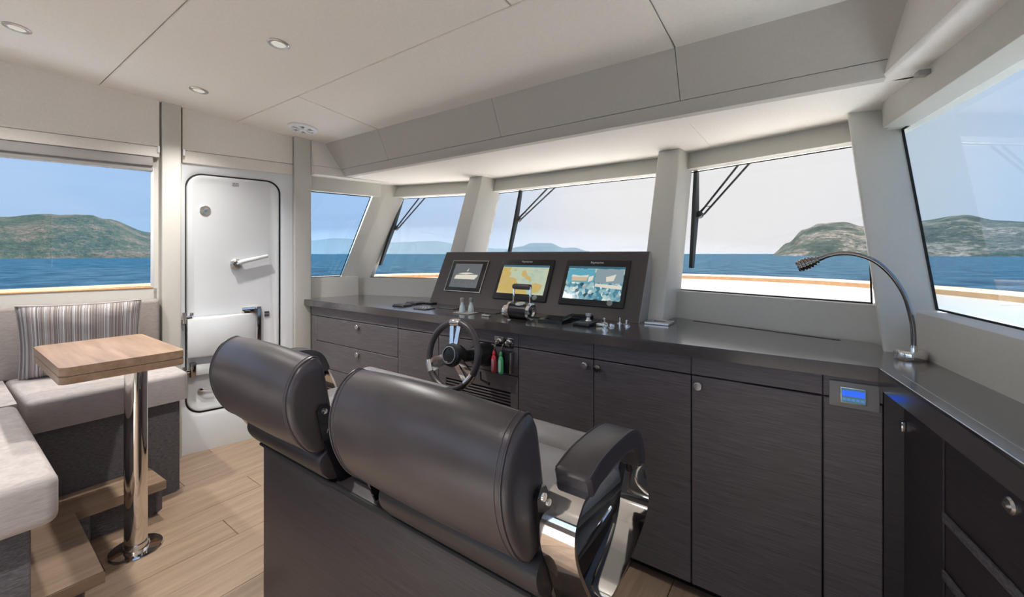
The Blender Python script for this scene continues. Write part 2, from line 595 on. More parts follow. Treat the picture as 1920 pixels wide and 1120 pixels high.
def build_haze():
    """thin bank of sea haze between the boat and the far coast"""
    m = bpy.data.materials.new('sea_haze')
    m.use_nodes = True
    nt = m.node_tree
    nt.nodes.clear()
    out = nt.nodes.new('ShaderNodeOutputMaterial')
    vsn = nt.nodes.new('ShaderNodeVolumeScatter')
    vsn.inputs['Color'].default_value = (0.40, 0.60, 0.82, 1)
    vsn.inputs['Density'].default_value = 0.00013
    nt.links.new(vsn.outputs[0], out.inputs['Volume'])
    MATS['sea_haze'] = m
    bm = B()
    near = [(-12000, 300), (-5200, 1600), (-2300, 2700), (-500, 4200), (300, 6000)]
    far = [(-12600, 3000), (-9000, 5000), (-5600, 6000), (-2600, 6300), (400, 6250)]
    lo = SEA_Z + 0.5
    loft(bm, [[(x0, y0, lo), (x1, y1, lo), (x1, y1, h), (x0, y0, lo + 6)] for (x0, y0), (x1, y1), h in zip(near, far, (520, 560, 560, 380, 30))])
    o = solo('haze_bank', bm, 'sea_haze', 'thin pale sea haze in front of the far island and mountains', 'haze')
    o['kind'] = 'stuff'
build_haze()

BUL = [(-4.75, -3.0), (-4.78, 0.3), (-4.70, 2.0), (-4.50, 3.3), (-3.95, 4.35), (-2.9, 5.25), (-1.45, 5.75), (-0.3, 5.62), (0.45, 5.15), (1.10, 4.25), (1.55, 3.0), (1.85, 1.0), (1.95, -3.0)]
def build_bulwark():
    c = [Vector((x, y, 0)) for x, y in BUL]
    c = catmull(c, 4)
    n = len(c)
    nor = []
    for i in range(n):
        t = (c[min(i + 1, n - 1)] - c[max(i - 1, 0)]).normalized()
        nor.append(Vector((-t.y, t.x, 0)))      # outboard
    root = thing('bulwark', 'white bulwark with a teak cap rail around the foredeck', 'bulwark', (-1.4, 5.7, -0.06))
    bm = B()
    loft(bm, [[(c[i] + nor[i] * o) + Vector((0, 0, z)) for o, z in ((0, -.06), (0.10, -.06), (0.16, .98), (0.02, .98))] for i in range(n)])
    part('wall', bm, 'deck_white', root)
    bm = B()
    loft(bm, [[(c[i] + nor[i] * o) + Vector((0, 0, z)) for o, z in ((-.05, .98), (0.22, .98), (0.22, 1.02), (0.20, 1.03), (-.03, 1.03), (-.05, 1.02))] for i in range(n)])
    part('cap_rail', bm, 'teak', root, 'varnished teak cap rail')
    bm = B()
    pts = [(p.x + q.x * .05, p.y + q.y * .05) for p, q in zip(c, nor)]
    prism(bm, pts, 'z', -0.16, -0.06)
    struct('floor_deck', bm, 'deck_white')
build_bulwark()

# ---- floor of oak planks
def build_floor():
    bm = B()
    prism(bm, [(-3.9, -2.3), (1.15, -2.3), (0.45, 2.2), (-0.6, 2.52), (-2.3, 2.52), (-3.3, 2.2)], 'z', -0.06, -0.012)
    f = struct('floor', bm, 'joint')
    w = 0.172
    cache = {}
    x = -1.827 - 9 * w
    row = 0
    rnd = random.Random(3)
    while x < 0.55:
        y = -2.2 + [0, -0.55, -0.25, -0.8][row % 4]
        while y < 1.90:
            y0 = max(y, -2.2); y1 = min(y + 1.65, 1.90)
            if y1 - y0 > 0.05:
                ln = round(y1 - y0, 3)
                key = (ln, rnd.randrange(3))
                if key not in cache:
                    bm = B()
                    box(bm, 0.0008, w - 0.0008, 0.0008, ln - 0.0008, -0.012, 0, 0.0018, 1)
                    o = finish('plank', bm, 'oak_floor', f)
                    cache[key] = o
                else:
                    o = cache[key].copy()
                    COL.objects.link(o)
                o.location = (x, y0, 0)
            y += 1.65
        x += w
        row += 1
build_floor()

# ---- ceiling with panels
def slope_panel(x0, x1, y0, y1, th=0.014, gap=0.0022):
    bm = B()
    box(bm, x0 + gap, x1 - gap, y0 + gap, y1 - gap, 0, th, 0.003, 1)
    for v in bm.verts:
        v.co.x = max(-3.307 + (v.co.y - .965) * .231 - .08, min(.30 + (1.85 - v.co.y) * .216 + .11, v.co.x))
    for v in bm.verts:
        v.co.z += ceil_z(v.co.y)
    return bm

def build_ceiling():
    bm = B()
    def edge(y, o):
        return (-3.307 + (y - .965) * .231 - .10 - o, .30 + (1.85 - y) * .216 + .13 + o)
    rr = []
    for y in (-2.4, -0.4, 1.95):
        x0, x1 = edge(y, 0)
        z = ceil_z(y) + .0145
        rr.append([(x0, y, z), (x1, y, z), (x1, y, z + .22), (x0, y, z + .22)])
    loft(bm, rr)
    c = struct('ceiling', bm, 'joint')
    for (x0, x1, y0, y1) in [(-3.95, 1.15, -2.35, -0.4), (-3.95, -1.4, -0.4, .592), (-1.4, 1.15, -0.4, .592), (-3.95, -.90, .592, 1.252), (-.90, 1.15, .592, 1.252),
                             (-3.95, -2.413, 1.252, 1.83), (-2.413, -.465, 1.252, 1.83), (-.465, 1.15, 1.252, 1.83)]:
        part('ceiling_panel', slope_panel(x0, x1, y0, y1), 'liner', c)
build_ceiling()

# ---- dropped soffit over the windscreen
def build_soffit():
    bm = B()
    prism(bm, [(1.818, 2.30), (1.818, 2.149), (1.905, 1.945), (1.925, 1.914), (2.95, 1.914), (2.95, 2.30)], 'x', -3.24, 0.36)
    s = struct('ceiling_soffit', bm, 'joint')
    cuts = [-3.22, -2.413, -1.427, -.465, 0.34]
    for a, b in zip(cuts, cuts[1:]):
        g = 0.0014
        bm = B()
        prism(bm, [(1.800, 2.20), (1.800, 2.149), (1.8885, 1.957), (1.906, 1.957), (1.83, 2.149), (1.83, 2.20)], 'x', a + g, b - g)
        part('soffit_panel', bm, 'liner_shaded', s)
    bm = B()
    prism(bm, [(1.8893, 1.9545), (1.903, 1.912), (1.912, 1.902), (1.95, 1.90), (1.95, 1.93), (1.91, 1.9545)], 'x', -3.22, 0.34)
    part('soffit_edge', bm, 'liner_shaded', s)
    cuts = [-3.22, -2.0, -.465, 0.34]
    for a, b in zip(cuts, cuts[1:]):
        bm = B()
        prism(bm, [(1.9505, 1.90), (2.94, 1.90), (2.94, 1.915), (1.9505, 1.915)], 'x', a + .0006, b - .0006)
        part('soffit_panel', bm, 'liner', s)
build_soffit()

# ---- port side wall
def pbox(bm, s0, s1, y0, y1, z0, z1, bev=0.0, seg=2):
    return box(bm, s0, s1, y0, y1, z0, z1, bev, seg, PORT)

def build_port_wall():
    bm = B()
    pbox(bm, -3.35, -.12, 0, .09, -.05, 1.085)
    pbox(bm, -3.35, -.12, 0, .09, 1.835, 2.75)
    pbox(bm, -3.35, -2.5, 0, .09, 1.085, 1.835)
    pbox(bm, -.135, 0.0, 0, .09, -.05, 2.75)
    pbox(bm, 0.0, 0.68, 0.03, .09, -.05, 2.75)
    pbox(bm, 0.655, 0.775, 0.0, .09, -.05, 2.3)
    pbox(bm, 0.775, 1.15, 0.0, .09, -.05, 1.115, .004)
    pbox(bm, 1.15, 1.40, 0.05, .10, -.05, 1.10)
    pbox(bm, 0.775, 1.34, -.012, .09, 1.785, 2.3, .004)
    w = struct('wall_port', bm, 'frame_paint')
    def panel(s0, s1, z0, z1, y0=-.035, y1=0.0):
        b = B(); pbox(b, s0, s1, y0, y1, z0, z1, .004)
        part('wall_panel', b, 'liner', w)
    panel(-3.35, -.108, 1.964, 2.7); panel(-3.35, -.108, 1.898, 1.961, -.038)
    panel(0.004, 0.652, 1.966, 2.5, -.02, .05); panel(0.004, 0.652, 1.885, 1.963, -.022, .05)
    # sloping panel forward of the second post, meets the soffit
    for za, zb in ((1.962, 2.25), (1.90, 1.9595)):
        ya = -.115 + (za - 1.90) * .26; yb = -.115 + (zb - 1.90) * .26
        b = B(); prism(b, [(ya, za), (yb, zb), (.05, zb), (.05, za)], 'x', .772, 1.10, PORT)
        part('wall_panel', b, 'liner', w)
    b = B(); pbox(b, .772, 1.36, -.115, .05, 1.893, 1.8995); part('wall_panel', b, 'liner', w)
    # vertical posts
    for s0, s1, p in ((-.098, -.002, .045), (0.656, 0.772, .05)):
        b = B()
        pbox(b, s0, s1, -p, 0.02, -.01, 2.30, .008, 3)
        struct('trim_%d' % (1 if s0 < 0 else 2), b, 'frame_paint')
    # small blind clips beside the first post
    for s in (-.112, .012):
        b = B(); pbox(b, s - .006, s + .006, -.05, -.03, 1.925, 1.965, .003)
        part('clip', b, 'white_plastic', w)
build_port_wall()

def pane_frame(bm, pts, M, y0, y1, width):
    """thin rubber gasket round polygon pts (x,z) in wall coordinates"""
    P = [Vector(q[:2]) for q in pts]
    n = len(P)
    area = sum(P[i].x * P[(i + 1) % n].y - P[(i + 1) % n].x * P[i].y for i in range(n))
    sg = 1 if area > 0 else -1
    inn = []
    for i in range(n):
        d0 = (P[i] - P[i - 1]).normalized(); d1 = (P[(i + 1) % n] - P[i]).normalized()
        n0 = Vector((-d0.y, d0.x)) * sg; n1 = Vector((-d1.y, d1.x)) * sg
        bis = (n0 + n1).normalized()
        inn.append(P[i] + bis * (width / max(.3, bis.dot(n0))))
    for i in range(n):
        prism(bm, [P[i], P[(i + 1) % n], inn[(i + 1) % n], inn[i]], 'y', y0, y1, M)

def build_window(n, pts, M, y, mat, label=None, shear_it=False, sill=None):
    bm = B()
    pane_frame(bm, pts, M, y - .003, y + .004, .0055)
    if shear_it:
        shear(bm)
    f = struct('window_%d' % n, bm, 'black_rubber', label)
    bm = B()
    prism(bm, pts, 'y', y, y + .001, M)
    if shear_it:
        shear(bm)
    part('pane', bm, mat, f)
    return f

W1 = build_window(1, [(-2.5, 1.085), (-.135, 1.085), (-.135, 1.835), (-2.5, 1.835)], PORT, .045, 'side_glass')
bm = B(); pbox(bm, -2.5, -.138, -.004, .04, 1.086, 1.094, .002); part('window_sill', bm, 'teak', W1)
bm = B(); pbox(bm, -.150, -.134, -.002, .06, 1.085, 1.835, .003); part('window_frame', bm, 'gelcoat', W1)
bm = B(); pbox(bm, -2.5, -.138, -.030, .035, 1.842, 1.897, .006); part('blind_cassette', bm, 'blind_grey', W1)
bm = B(); pbox(bm, -2.5, -.138, -.012, .040, 1.812, 1.843, .004); part('blind_bottom_bar', bm, 'blind_grey', W1)
build_window(2, [(.76, 1.115), (1.02, 1.115), (1.275, 1.785), (.76, 1.785)], PORT, .045, 'side_glass')

# ---- weathertight side door
def build_door():
    s0, s1, z0, z1 = .030, .565, .258, 1.820
    fb = B()
    nn = 8
    hole = rrect(s0 - .034, s1 + .034, z0 - .034, z1 + .034, .115, nn)
    hole2 = rrect(s0 - .010, s1 + .010, z0 - .010, z1 + .010, .092, nn)
    hole3 = rrect(s0 - .004, s1 + .004, z0 - .004, z1 + .004, .088, nn)
    cx, cz = (s0 + s1) / 2, (z0 + z1) / 2
    X0, X1, Z0, Z1 = .001, .654, -.01, 1.886
    rect = []
    cor = [(X1, Z1), (X0, Z1), (X0, Z0), (X1, Z0)]
    for c in range(4):
        for k in range(nn + 1):
            f = k / nn
            hx, hz = hole[c * (nn + 1) + k]
            if c % 2 == 0:            # starts on a side edge, ends on top or bottom
                rect.append((cor[c][0], hz + (cor[c][1] - hz) * min(1, f * 2)) if f <= .5 else (cor[c][0] + (hx - cor[c][0]) * (f * 2 - 1), cor[c][1]))
            else:
                rect.append((hx + (cor[c][0] - hx) * min(1, f * 2), cor[c][1]) if f <= .5 else (cor[c][0], cor[c][1] + (hz - cor[c][1]) * (f * 2 - 1)))
    def ring(pp, y):
        return [PORT @ Vector((p[0], y, p[1])) for p in pp]
    corner = ring(rect, -.006)
    loft(fb, [ring(rect, .03), corner, ring(hole, -.006), ring(hole2, .012), ring(hole2, .03)], True, False)
    d = struct('door_1', fb, 'gelcoat', 'white weathertight side door with rounded corners')
    sb = B()
    loft(sb, [ring(hole2, .029), ring(hole2, .0105), ring(hole3, .0095), ring(hole3, .029)], True, False)
    part('door_seal', sb, 'black_rubber', d)
    lf = B()
    in1 = rrect(s0, s1, z0, z1, .085, nn)
    in2 = rrect(s0 + .006, s1 - .006, z0 + .006, z1 - .006, .08, nn)
    in3 = rrect(s0 + .022, s1 - .022, z0 + .022, z1 - .022, .068, nn)
    in4 = rrect(s0 + .026, s1 - .026, z0 + .026, z1 - .026, .066, nn)
    loft(lf, [ring(in1, .03), ring(in1, .010), ring(in2, .004), ring(in3, .004), ring(in4, .007)], True, True)
    leaf = part('door_leaf', lf, 'gelcoat', d)
    def pm(s, z, y=0.004):
        return PORT @ Matrix.Translation((s, y, z)) @ Matrix.Rotation(math.radians(90), 4, 'X')
    # +z of pm points inboard (-y)
    b = B(); lathe(b, [(.0, 0), (.030, 0), (.030, .006), (.026, .010), (.012, .010), (.012, .016), (.0, .017)], 24, pm(.126, 1.59)); part('latch_plate', b, 'chrome', leaf)
    b = B(); lathe(b, [(.0, 0), (.034, 0), (.034, .018), (.026, .024), (.0, .024)], 24, pm(.296, 1.23)); hb = part('door_handle', b, 'steel', leaf)
    b = B()
    p0 = PORT @ Vector((.296, -.026, 1.23)); p1 = PORT @ Vector((.330, -.034, 1.245)); p2 = PORT @ Vector((.484, -.034, 1.285))
    tube(b, [p0, p1, p1.lerp(p2, .5), p2], [.017, .016, .0145, .012], 12); part('handle_lever', b, 'gelcoat', hb)
    b = B(); lathe(b, [(.0, .022), (.018, .022), (.018, .046), (.0, .047)], 20, pm(.296, 1.23)); part('handle_cap', b, 'dark_print', hb)
    for z, q in ((1.784, ((-.018, -.003), (.0, .010), (.013, .018))), (1.770, ((-.019, -.006), (-.003, .008), (.010, .019)))):
        for k, (a0, a1) in enumerate(q):
            b = B(); pbox(b, .296 + a0, .296 + a1, .0035, .0042, z - .004, z + .004); part('print', b, 'grey_plastic', leaf)
    b = B(); pbox(b, .470, .500, .001, .004, .872, .886); pbox(b, .470, .500, .001, .004, .850, .866); part('sticker', b, 'dark_print', leaf)
    # bulging white moulded cover on the lower half
    cb = B()
    rr = []
    for i in range(15):
        t = i / 14
        s = .030 + t * .385
        bulge = .050 * min(1, (1 - t) * 2.2) ** 0.6 * min(1, .72 + t * 1.2)
        rr.append([PORT @ Vector((s, -y, z)) for y, z in ((0.0, .628), (bulge * .9, .628), (bulge, .640), (bulge, .868), (bulge * .86, .880), (0.0, .884))])
    loft(cb, rr); part('moulded_cover', cb, 'gelcoat', leaf, 'white moulded cover curving off the door')
    b = B(); pbox(b, .424, .448, -.014, .006, .655, .925, .002); part('latch_strip', b, 'dark_chrome', leaf)
    b = B(); pbox(b, .330, .424, -.012, .006, .880, .926, .003); part('latch_strip', b, 'chrome', leaf)
    for zc in (.888, .540):
        b = B()
        pbox(b, -.006, .055, -.034, .006, zc - .010, zc + .012, .004)
        lathe(b, [(.0, -.035), (.010, -.035), (.010, .035), (.0, .035)], 14, PORT @ Matrix.Translation((.012, -.036, zc)))
        lathe(b, [(.0, 0), (.011, 0), (.011, .018), (.0, .019)], 14, PORT @ Matrix.Translation((.052, -.030, zc + .012)))
        part('hinge', b, 'chrome', d)
    b = B(); pbox(b, .045, .24, -.030, .006, .505, .575, .008); part('moulded_cover', b, 'gelcoat', leaf)
    b = B(); pbox(b, .040, .075, -.036, .006, .500, .592, .004); part('latch_block', b, 'dark_chrome', leaf)
    b = B(); lathe(b, [(.0, 0), (.016, 0), (.016, .008), (.0, .010)], 18, pm(.100, .396)); kn = part('lock', b, 'dark_chrome', leaf)
    b = B(); tube(b, [PORT @ Vector((.10, -.008, .396)), PORT @ Vector((.17, -.010, .395))], .004, 8); part('lock_lever', b, 'chrome', kn)
build_door()

# ---- windscreen: three panes, raked forward at the top
WS = [Vector((-3.146, 2.20)), Vector((-2.21, 2.475)), Vector((-.676, 2.475)), Vector((.26, 2.20))]

def seg_slab(bm, p, q, o0, o1, z0, z1):
    """slab along the windscreen line p-q between inward offsets o0 and o1"""
    t = (q - p).normalized(); n = Vector((t.y, -t.x))      # inward (aft)
    prism(bm, [p + n * o0, q + n * o0, q + n * o1, p + n * o1], 'z', z0, z1)

def build_windscreen():
    bm = B()
    for p, q in zip(WS, WS[1:]):
        seg_slab(bm, p, q, -.07, .06, -.03, 1.098)
    shear(bm)
    for v in bm.verts:
        if v.co.z < .5:
            v.co.y += .3
    struct('wall_front', bm, 'frame_paint')
    for i, (p, q) in enumerate(zip(WS, WS[1:])):
        bm = B()
        seg_slab(bm, p, q, -.06, .085, 1.80, 1.905)
        shear(bm)
        struct('trim_%d' % (3 + i), bm, 'frame_paint')
        t = (q - p).normalized(); ln = (q - p).length
        M = Matrix.Translation((p.x, p.y, 0)) @ Matrix(((t.x, -t.y, 0, 0), (t.y, t.x, 0, 0), (0, 0, 1, 0), (0, 0, 0, 1)))
        e0, e1 = [(.06, .06), (.06, .07), (.07, .07)][i]
        build_window(3 + i, [(e0, 1.098), (ln - e1, 1.098), (ln - e1, 1.795), (e0, 1.795)], M, 0.0, 'front_glass', None, True)
build_windscreen()

# ---- pillars between the panes
def pillar(n, poly, kx=0.0, z0=.955, z1=1.905):
    bm = B()
    k = len(poly)
    prism(bm, poly, 'z', z0, z1)
    ed = [e for e in bm.edges if abs(e.verts[0].co.z - e.verts[1].co.z) > .5]
    bmesh.ops.bevel(bm, geom=ed, offset=.010, segments=3, affect='EDGES', profile=.5)
    shear(bm, kx)
    struct('trim_%d' % n, bm, 'frame_paint')
pillar(6, [(-.742, 2.215), (-.615, 2.205), (-.600, 2.46), (-.735, 2.50)])
pillar(7, [(-2.205, 2.205), (-2.075, 2.215), (-2.085, 2.50), (-2.225, 2.46)])
pillar(8, [(.185, 1.995), (.353, 2.036), (.305, 2.27), (.205, 2.28)], -.085)
pillar(9, [(-3.130, 1.966), (-3.100, 2.065), (-3.075, 2.255), (-3.090, 2.262)], .115)

# ---- starboard side wall
def sbox(bm, s0, s1, y0, y1, z0, z1, bev=0.0, seg=2):
    return box(bm, s0, s1, y0, y1, z0, z1, bev, seg, STBD)

def build_stbd_wall():
    bm = B()
    sbox(bm, -4.2, .100, -.13, 0, -.05, 1.105, .006)
    sbox(bm, .100, .48, -.15, -.07, -.05, 1.09)
    sbox(bm, -4.2, .375, -.13, 0, 1.797, 2.5, .006)
    sbox(bm, .375, .75, -.13, -.03, 1.803, 2.2)
    sbox(bm, -4.2, -3.1, -.13, 0, 1.105, 1.797)
    w = struct('wall_starboard', bm, 'frame_paint')
    bm = B()
    prism(bm, [(.055, 2.7), (.055, 2.16), (.092, 1.912), (.086, 1.903), (.078, 1.90), (-.02, 1.90), (-.02, 2.7)], 'x', -4.1, .12, STBD)
    part('wall_panel', bm, 'liner', w)
    bm = B(); sbox(bm, -.005, .03, .0, .030, 1.868, 1.885, .003); part('clip', bm, 'grey_plastic', w)
build_stbd_wall()
build_window(6, [(-3.1, 1.105), (.174, 1.105), (.438, 1.803), (-3.1, 1.803)], STBD, -.085, 'side_glass')

# ---- aft wall with a wide glazed opening behind the camera
def build_aft_wall():
    bm = B()
    y0, y1 = -2.32, -2.22
    box(bm, -4.1, 1.2, y0, y1, -.05, .9)
    box(bm, -4.1, 1.2, y0, y1, 2.0, 2.75)
    for a, b in ((-4.1, -3.6), (-1.45, -1.35), (.75, 1.2)):
        box(bm, a, b, y0, y1, .9, 2.0)
    struct('wall_aft', bm, 'dark_veneer')
    for i, (a, b) in enumerate(((-3.6, -1.45), (-1.35, .75))):
        build_window(7 + i, [(a, .9), (b, .9), (b, 2.0), (a, 2.0)], Matrix.Identity(4), -2.27, 'clear_glass')
    bm = B()
    box(bm, -1.78, .60, -2.1, -.22, .0003, .012, .004, 1)
    solo('bounce_rug', bm, 'bounce_rug_cream', 'unseen cream rug added behind the camera to bounce light upward', 'rug')  # added out of view as a light bounce for the ceiling
build_aft_wall()

# ================================================================== FURNITURE
# ---- console worktop
EDGE_Y = 1.655
def build_worktop():
    root = thing('console_worktop', 'dark brown worktop running along the windscreen and down the starboard side', 'worktop', (-1.4, 1.7, .915))
    def stb(y):
        return .159 + (1.640 - y) * .191
    bm = B()
    pts = [(-3.17, EDGE_Y), (stb(1.655), EDGE_Y), (.29, 1.90), (.19, 2.10), (-.655, 2.345), (-2.23, 2.345), (-3.10, 2.10), (-3.08, 2.0)]
    prism(bm, pts, 'z', .917, .960)
    ed = [e for e in bm.edges if all(abs(v.co.z - .96) < 1e-4 and abs(v.co.y - EDGE_Y) < 1e-4 for v in e.verts)]
    bmesh.ops.bevel(bm, geom=ed, offset=.004, segments=2, affect='EDGES')
    part('worktop_front', bm, 'worktop', root)
    bm = B()
    ys = [1.655, .35]
    a = [(stb(1.6545), 1.6545), (stb(.35), .35), (STBD @ Vector((-1.535, .0, 0))).to_2d(), (.29, 1.8995)]
    prism(bm, a, 'z', .900, .960)
    part('worktop_side', bm, 'worktop', root)
    # thin inlay line and pale edge strip of the side run
    bm = B()
    for o, w, z in ((.034, .0015, .9605),):
        prism(bm, [(stb(1.60) + o, 1.60), (stb(.36) + o, .36), (stb(.36) + o + w, .36), (stb(1.60) + o + w, 1.60)], 'z', .955, z)
    part('inlay_line', bm, 'steel', root)
    bm = B()
    prism(bm, [(stb(1.64), 1.64), (stb(.36), .36), (stb(.36) + .003, .36), (stb(1.64) + .003, 1.64)], 'z', .950, .9606)
    part('edge_strip', bm, 'silver_print', root)
    bm = B()
    prism(bm, [(-.495, 2.262), (.080, 2.085), (.087, 2.098), (-.489, 2.275)], 'z', .955, .9608)
    part('vent_slot', bm, 'black_rubber', root)
build_worktop()

# ---- cabinets below the console
FY = 1.69
def knob(x, z, parent, d=(0, -1, 0), mat='steel', y=FY):
    b = B()
    lathe(b, [(.0, 0), (.010, 0), (.010, .008), (.015, .010), (.016, .013), (.016, .019), (.013, .022), (.0, .0225)], 20, axis_m((x, y, z), d))
    return part('knob', b, mat, parent)

def plate(x0, x1, z0, z1, y0=FY, y1=FY + .018, bev=.002):
    b = B(); box(b, x0, x1, y0, y1, z0, z1, bev, 1)
    return b

def cabinet(x0, x1, label, fronts, group='console cabinets'):
    root = thing('console_cabinet', label, 'cabinet', ((x0 + x1) / 2, FY + .2, 0), group)
    b = B()
    box(b, x0 + .001, x1 - .001, FY + .019, 1.88, .055, .912)
    box(b, x0 + .001, x1 - .001, FY + .055, 1.86, .0, .055)
    part('body', b, 'black_plastic', root)
    part('fascia', plate(x0 + .0006, x1 - .0006, .8445, .916), 'dark_veneer', root)
    for kind, a, c, z0, z1, kn in fronts:
        f = part(kind, plate(a + .0022, c - .0022, z0 + .0018, z1 - .0022), 'dark_veneer', root)
        if kn:
            knob(kn[0], kn[1], f, mat=kn[2] if len(kn) > 2 else 'steel')
    return root

cabinet(-3.06, -2.069, 'dark veneer drawer cabinet with two knobs at the port end of the console',
        [('drawer', -2.99, -2.069, .662, .842, (-2.468, .812)), ('drawer', -2.99, -2.069, .475, .662, (-2.468, .628)), ('drawer', -2.99, -2.069, .05, .475, (-2.468, .45)), ('end_strip', -3.06, -2.99, .05, .842, None)])
helm_cab = cabinet(-2.069, -1.172, 'dark veneer helm cabinet with a slotted air vent behind the wheel',
        [('panel', -2.069, -1.72, .05, .842, None), ('panel', -1.72, -1.172, .698, .842, None)])
# lower panel of the helm cabinet has five long slots: build it from strips
def vent_panel():
    x0, x1 = -1.718, -1.174
    zs = [.607, .592, .577, .562, .547]
    b = B()
    box(b, x0, x1, FY, FY + .018, .613, .696, .001, 1)
    box(b, x0, x1, FY, FY + .018, .052, .541, .001, 1)
    box(b, x0, -1.66, FY, FY + .018, .541, .613)
    box(b, -1.218, x1, FY, FY + .018, .541, .613)
    p = part('vent_panel', b, 'dark_veneer', helm_cab)
    for z in zs[:-1]:
        b = B(); box(b, -1.66, -1.218, FY + .001, FY + .017, z - .011, z - .004, .001, 1)
        part('slat', b, 'dark_veneer', p)
vent_panel()
cabinet(-1.172, -.775, 'dark veneer console cabinet with a single door right of the key panel', [('door', -1.172, -.775, .05, .842, (-.813, .811))])
cabinet(-.775, -.376, 'dark veneer console cabinet whose door knob is black, behind the chair arm', [('door', -.775, -.376, .05, .842, (-.753, .809, 'dark_chrome'))])
cabinet(-.376, .024, 'wide dark veneer console cabinet with a door left of the blue display', [('door', -.376, .024, .05, .842, (-.350, .806))])
end_cab = cabinet(.024, .172, 'narrow dark veneer end panel under the blue display', [('panel', .024, .172, .0, .842, None)])
b = B(); box(b, .1725, .224, FY + .004, FY + .018, .0, .897, .001, 1); part('return_panel', b, 'shaded_veneer', end_cab)

# ---- starboard side cabinets, set back under the side worktop
def side_cabinet(s0, s1, label, knob_at=None, hinge=False):
    # local frame of the worktop's inner edge
    root = thing('side_cabinet', label, 'cabinet', STBD @ Vector(((s0 + s1) / 2, .06, 0)), 'starboard side cabinets')
    b = B(); sbox(b, s0, s1, .004, .095, .0, .896); part('body', b, 'black_plastic', root)
    b = B(); sbox(b, s0 + .003, s1 - .003, .0955, .113, .04, .890, .002, 1); d = part('door', b, 'shaded_veneer', root)
    if knob_at:
        b = B(); lathe(b, [(.0, 0), (.017, 0), (.017, .004), (.013, .008), (.006, .008), (.006, .013), (.0, .014)], 22, axis_m(STBD @ Vector((knob_at[0], .113, knob_at[1])), STBD.to_3x3() @ Vector((0, 1, 0))))
        part('push_lock', b, 'steel', d)
    if hinge:
        b = B(); sbox(b, s1 - .03, s1 - .006, .113, .125, .775, .805, .003); part('hinge', b, 'chrome', d)
    return root
side_cabinet(-.352, -.122, 'dark side cabinet tucked in the corner beside the console end panel', None, True)
sc = side_cabinet(-1.50, -.356, 'dark starboard side cabinet with a round silver push lock', (-.600, .806))
for z in (.648, .505):
    b = B(); sbox(b, -1.44, -.36, .1135, .121, z - .012, z + .012, .003); part('pull_rail', b, 'dark_fabric', sc)

# ---- sloping instrument dash with three displays
DX0, DX1 = -2.155, -.695
DN = Vector((0, -.35, .17)).normalized()          # outward normal of the dash face
DU = Vector((0, .17, .35)).normalized()           # up the face
DO = Vector((0, 2.03, .96))
DM = Matrix(((1, DU.x, DN.x, 0), (0, DU.y, DN.y, 2.03), (0, DU.z, DN.z, .96), (0, 0, 0, 1)))   # x, up the face, out of the face

def build_dash():
    root = thing('instrument_dash', 'dark brown sloping instrument dash standing on the console worktop', 'dash', (-1.42, 2.12, .96))
    b = B()
    prism(b, [(2.03, .9605), (2.2, 1.31), (2.206, 1.312), (2.225, 1.30), (2.225, .9605)], 'x', DX0, DX1)
    part('panel', b, 'dash_panel', root)
    b = B()
    prism(b, [(2.0305, .9605), (2.2005, 1.31), (2.206, 1.3125), (2.2255, 1.30), (2.2255, .9605)], 'x', DX1 + .0003, DX1 + .003)
    part('side_panel', b, 'grey_plastic', root)
build_dash()

def dbox(bm, x0, x1, v0, v1, n0, n1, bev=0.0, seg=2):
    return box(bm, x0, x1, v0, v1, n0, n1, bev, seg, DM)

def vz(z):
    return (z - .96) / DU.z

def display(x0, x1, z0, z1, sx0, sx1, sz0, sz1, label, screen_mat, logo, rim=None):
    root = thing('display_screen', label, 'screen', DM @ Vector(((x0 + x1) / 2, vz(z0), .001)), 'dash displays')
    b = B(); dbox(b, x0, x1, vz(z0), vz(z1), .0008, .012, .004)
    bez = part('bezel', b, 'black_plastic', root)
    if rim:
        b = B()
        for a in ((x0 - .004, x1 + .004, vz(z0) - .004, vz(z0)), (x0 - .004, x1 + .004, vz(z1), vz(z1) + .004), (x0 - .004, x0, vz(z0), vz(z1)), (x1, x1 + .004, vz(z0), vz(z1))):
            dbox(b, *a, .0008, .010)
        part('rim', b, 'steel', root)
    b = B(); dbox(b, sx0, sx1, vz(sz0), vz(sz1), .0122, .0128)
    s = part('screen', b, screen_mat, root)
    if logo:
        b = text_mesh(logo, .018, DM @ Matrix.Translation(((x0 + x1) / 2, vz(z1) - .016, .0124)))
        part('lettering', b, 'silver_print', bez)
        b = B(); lathe(b, [(.0, 0), (.016, 0), (.015, .002), (.0, .002)], 20, DM @ Matrix.Translation((x1 - .075, vz(z0) + .022, .0122)))
        part('button', b, 'grey_plastic', bez)
    return root, s

def flat(parent, pts, mat, name='graphic', n=.0130):
    b = B()
    prism(b, pts, 'z', n, n + .0003, DM)
    return part(name, b, mat, parent)

d1, s1_ = display(-2.045, -1.737, 1.050, 1.246, -2.012, -1.772, 1.072, 1.226, 'small display with grey yacht diagram at the port end of the dash', 'screen_grey', None, True)
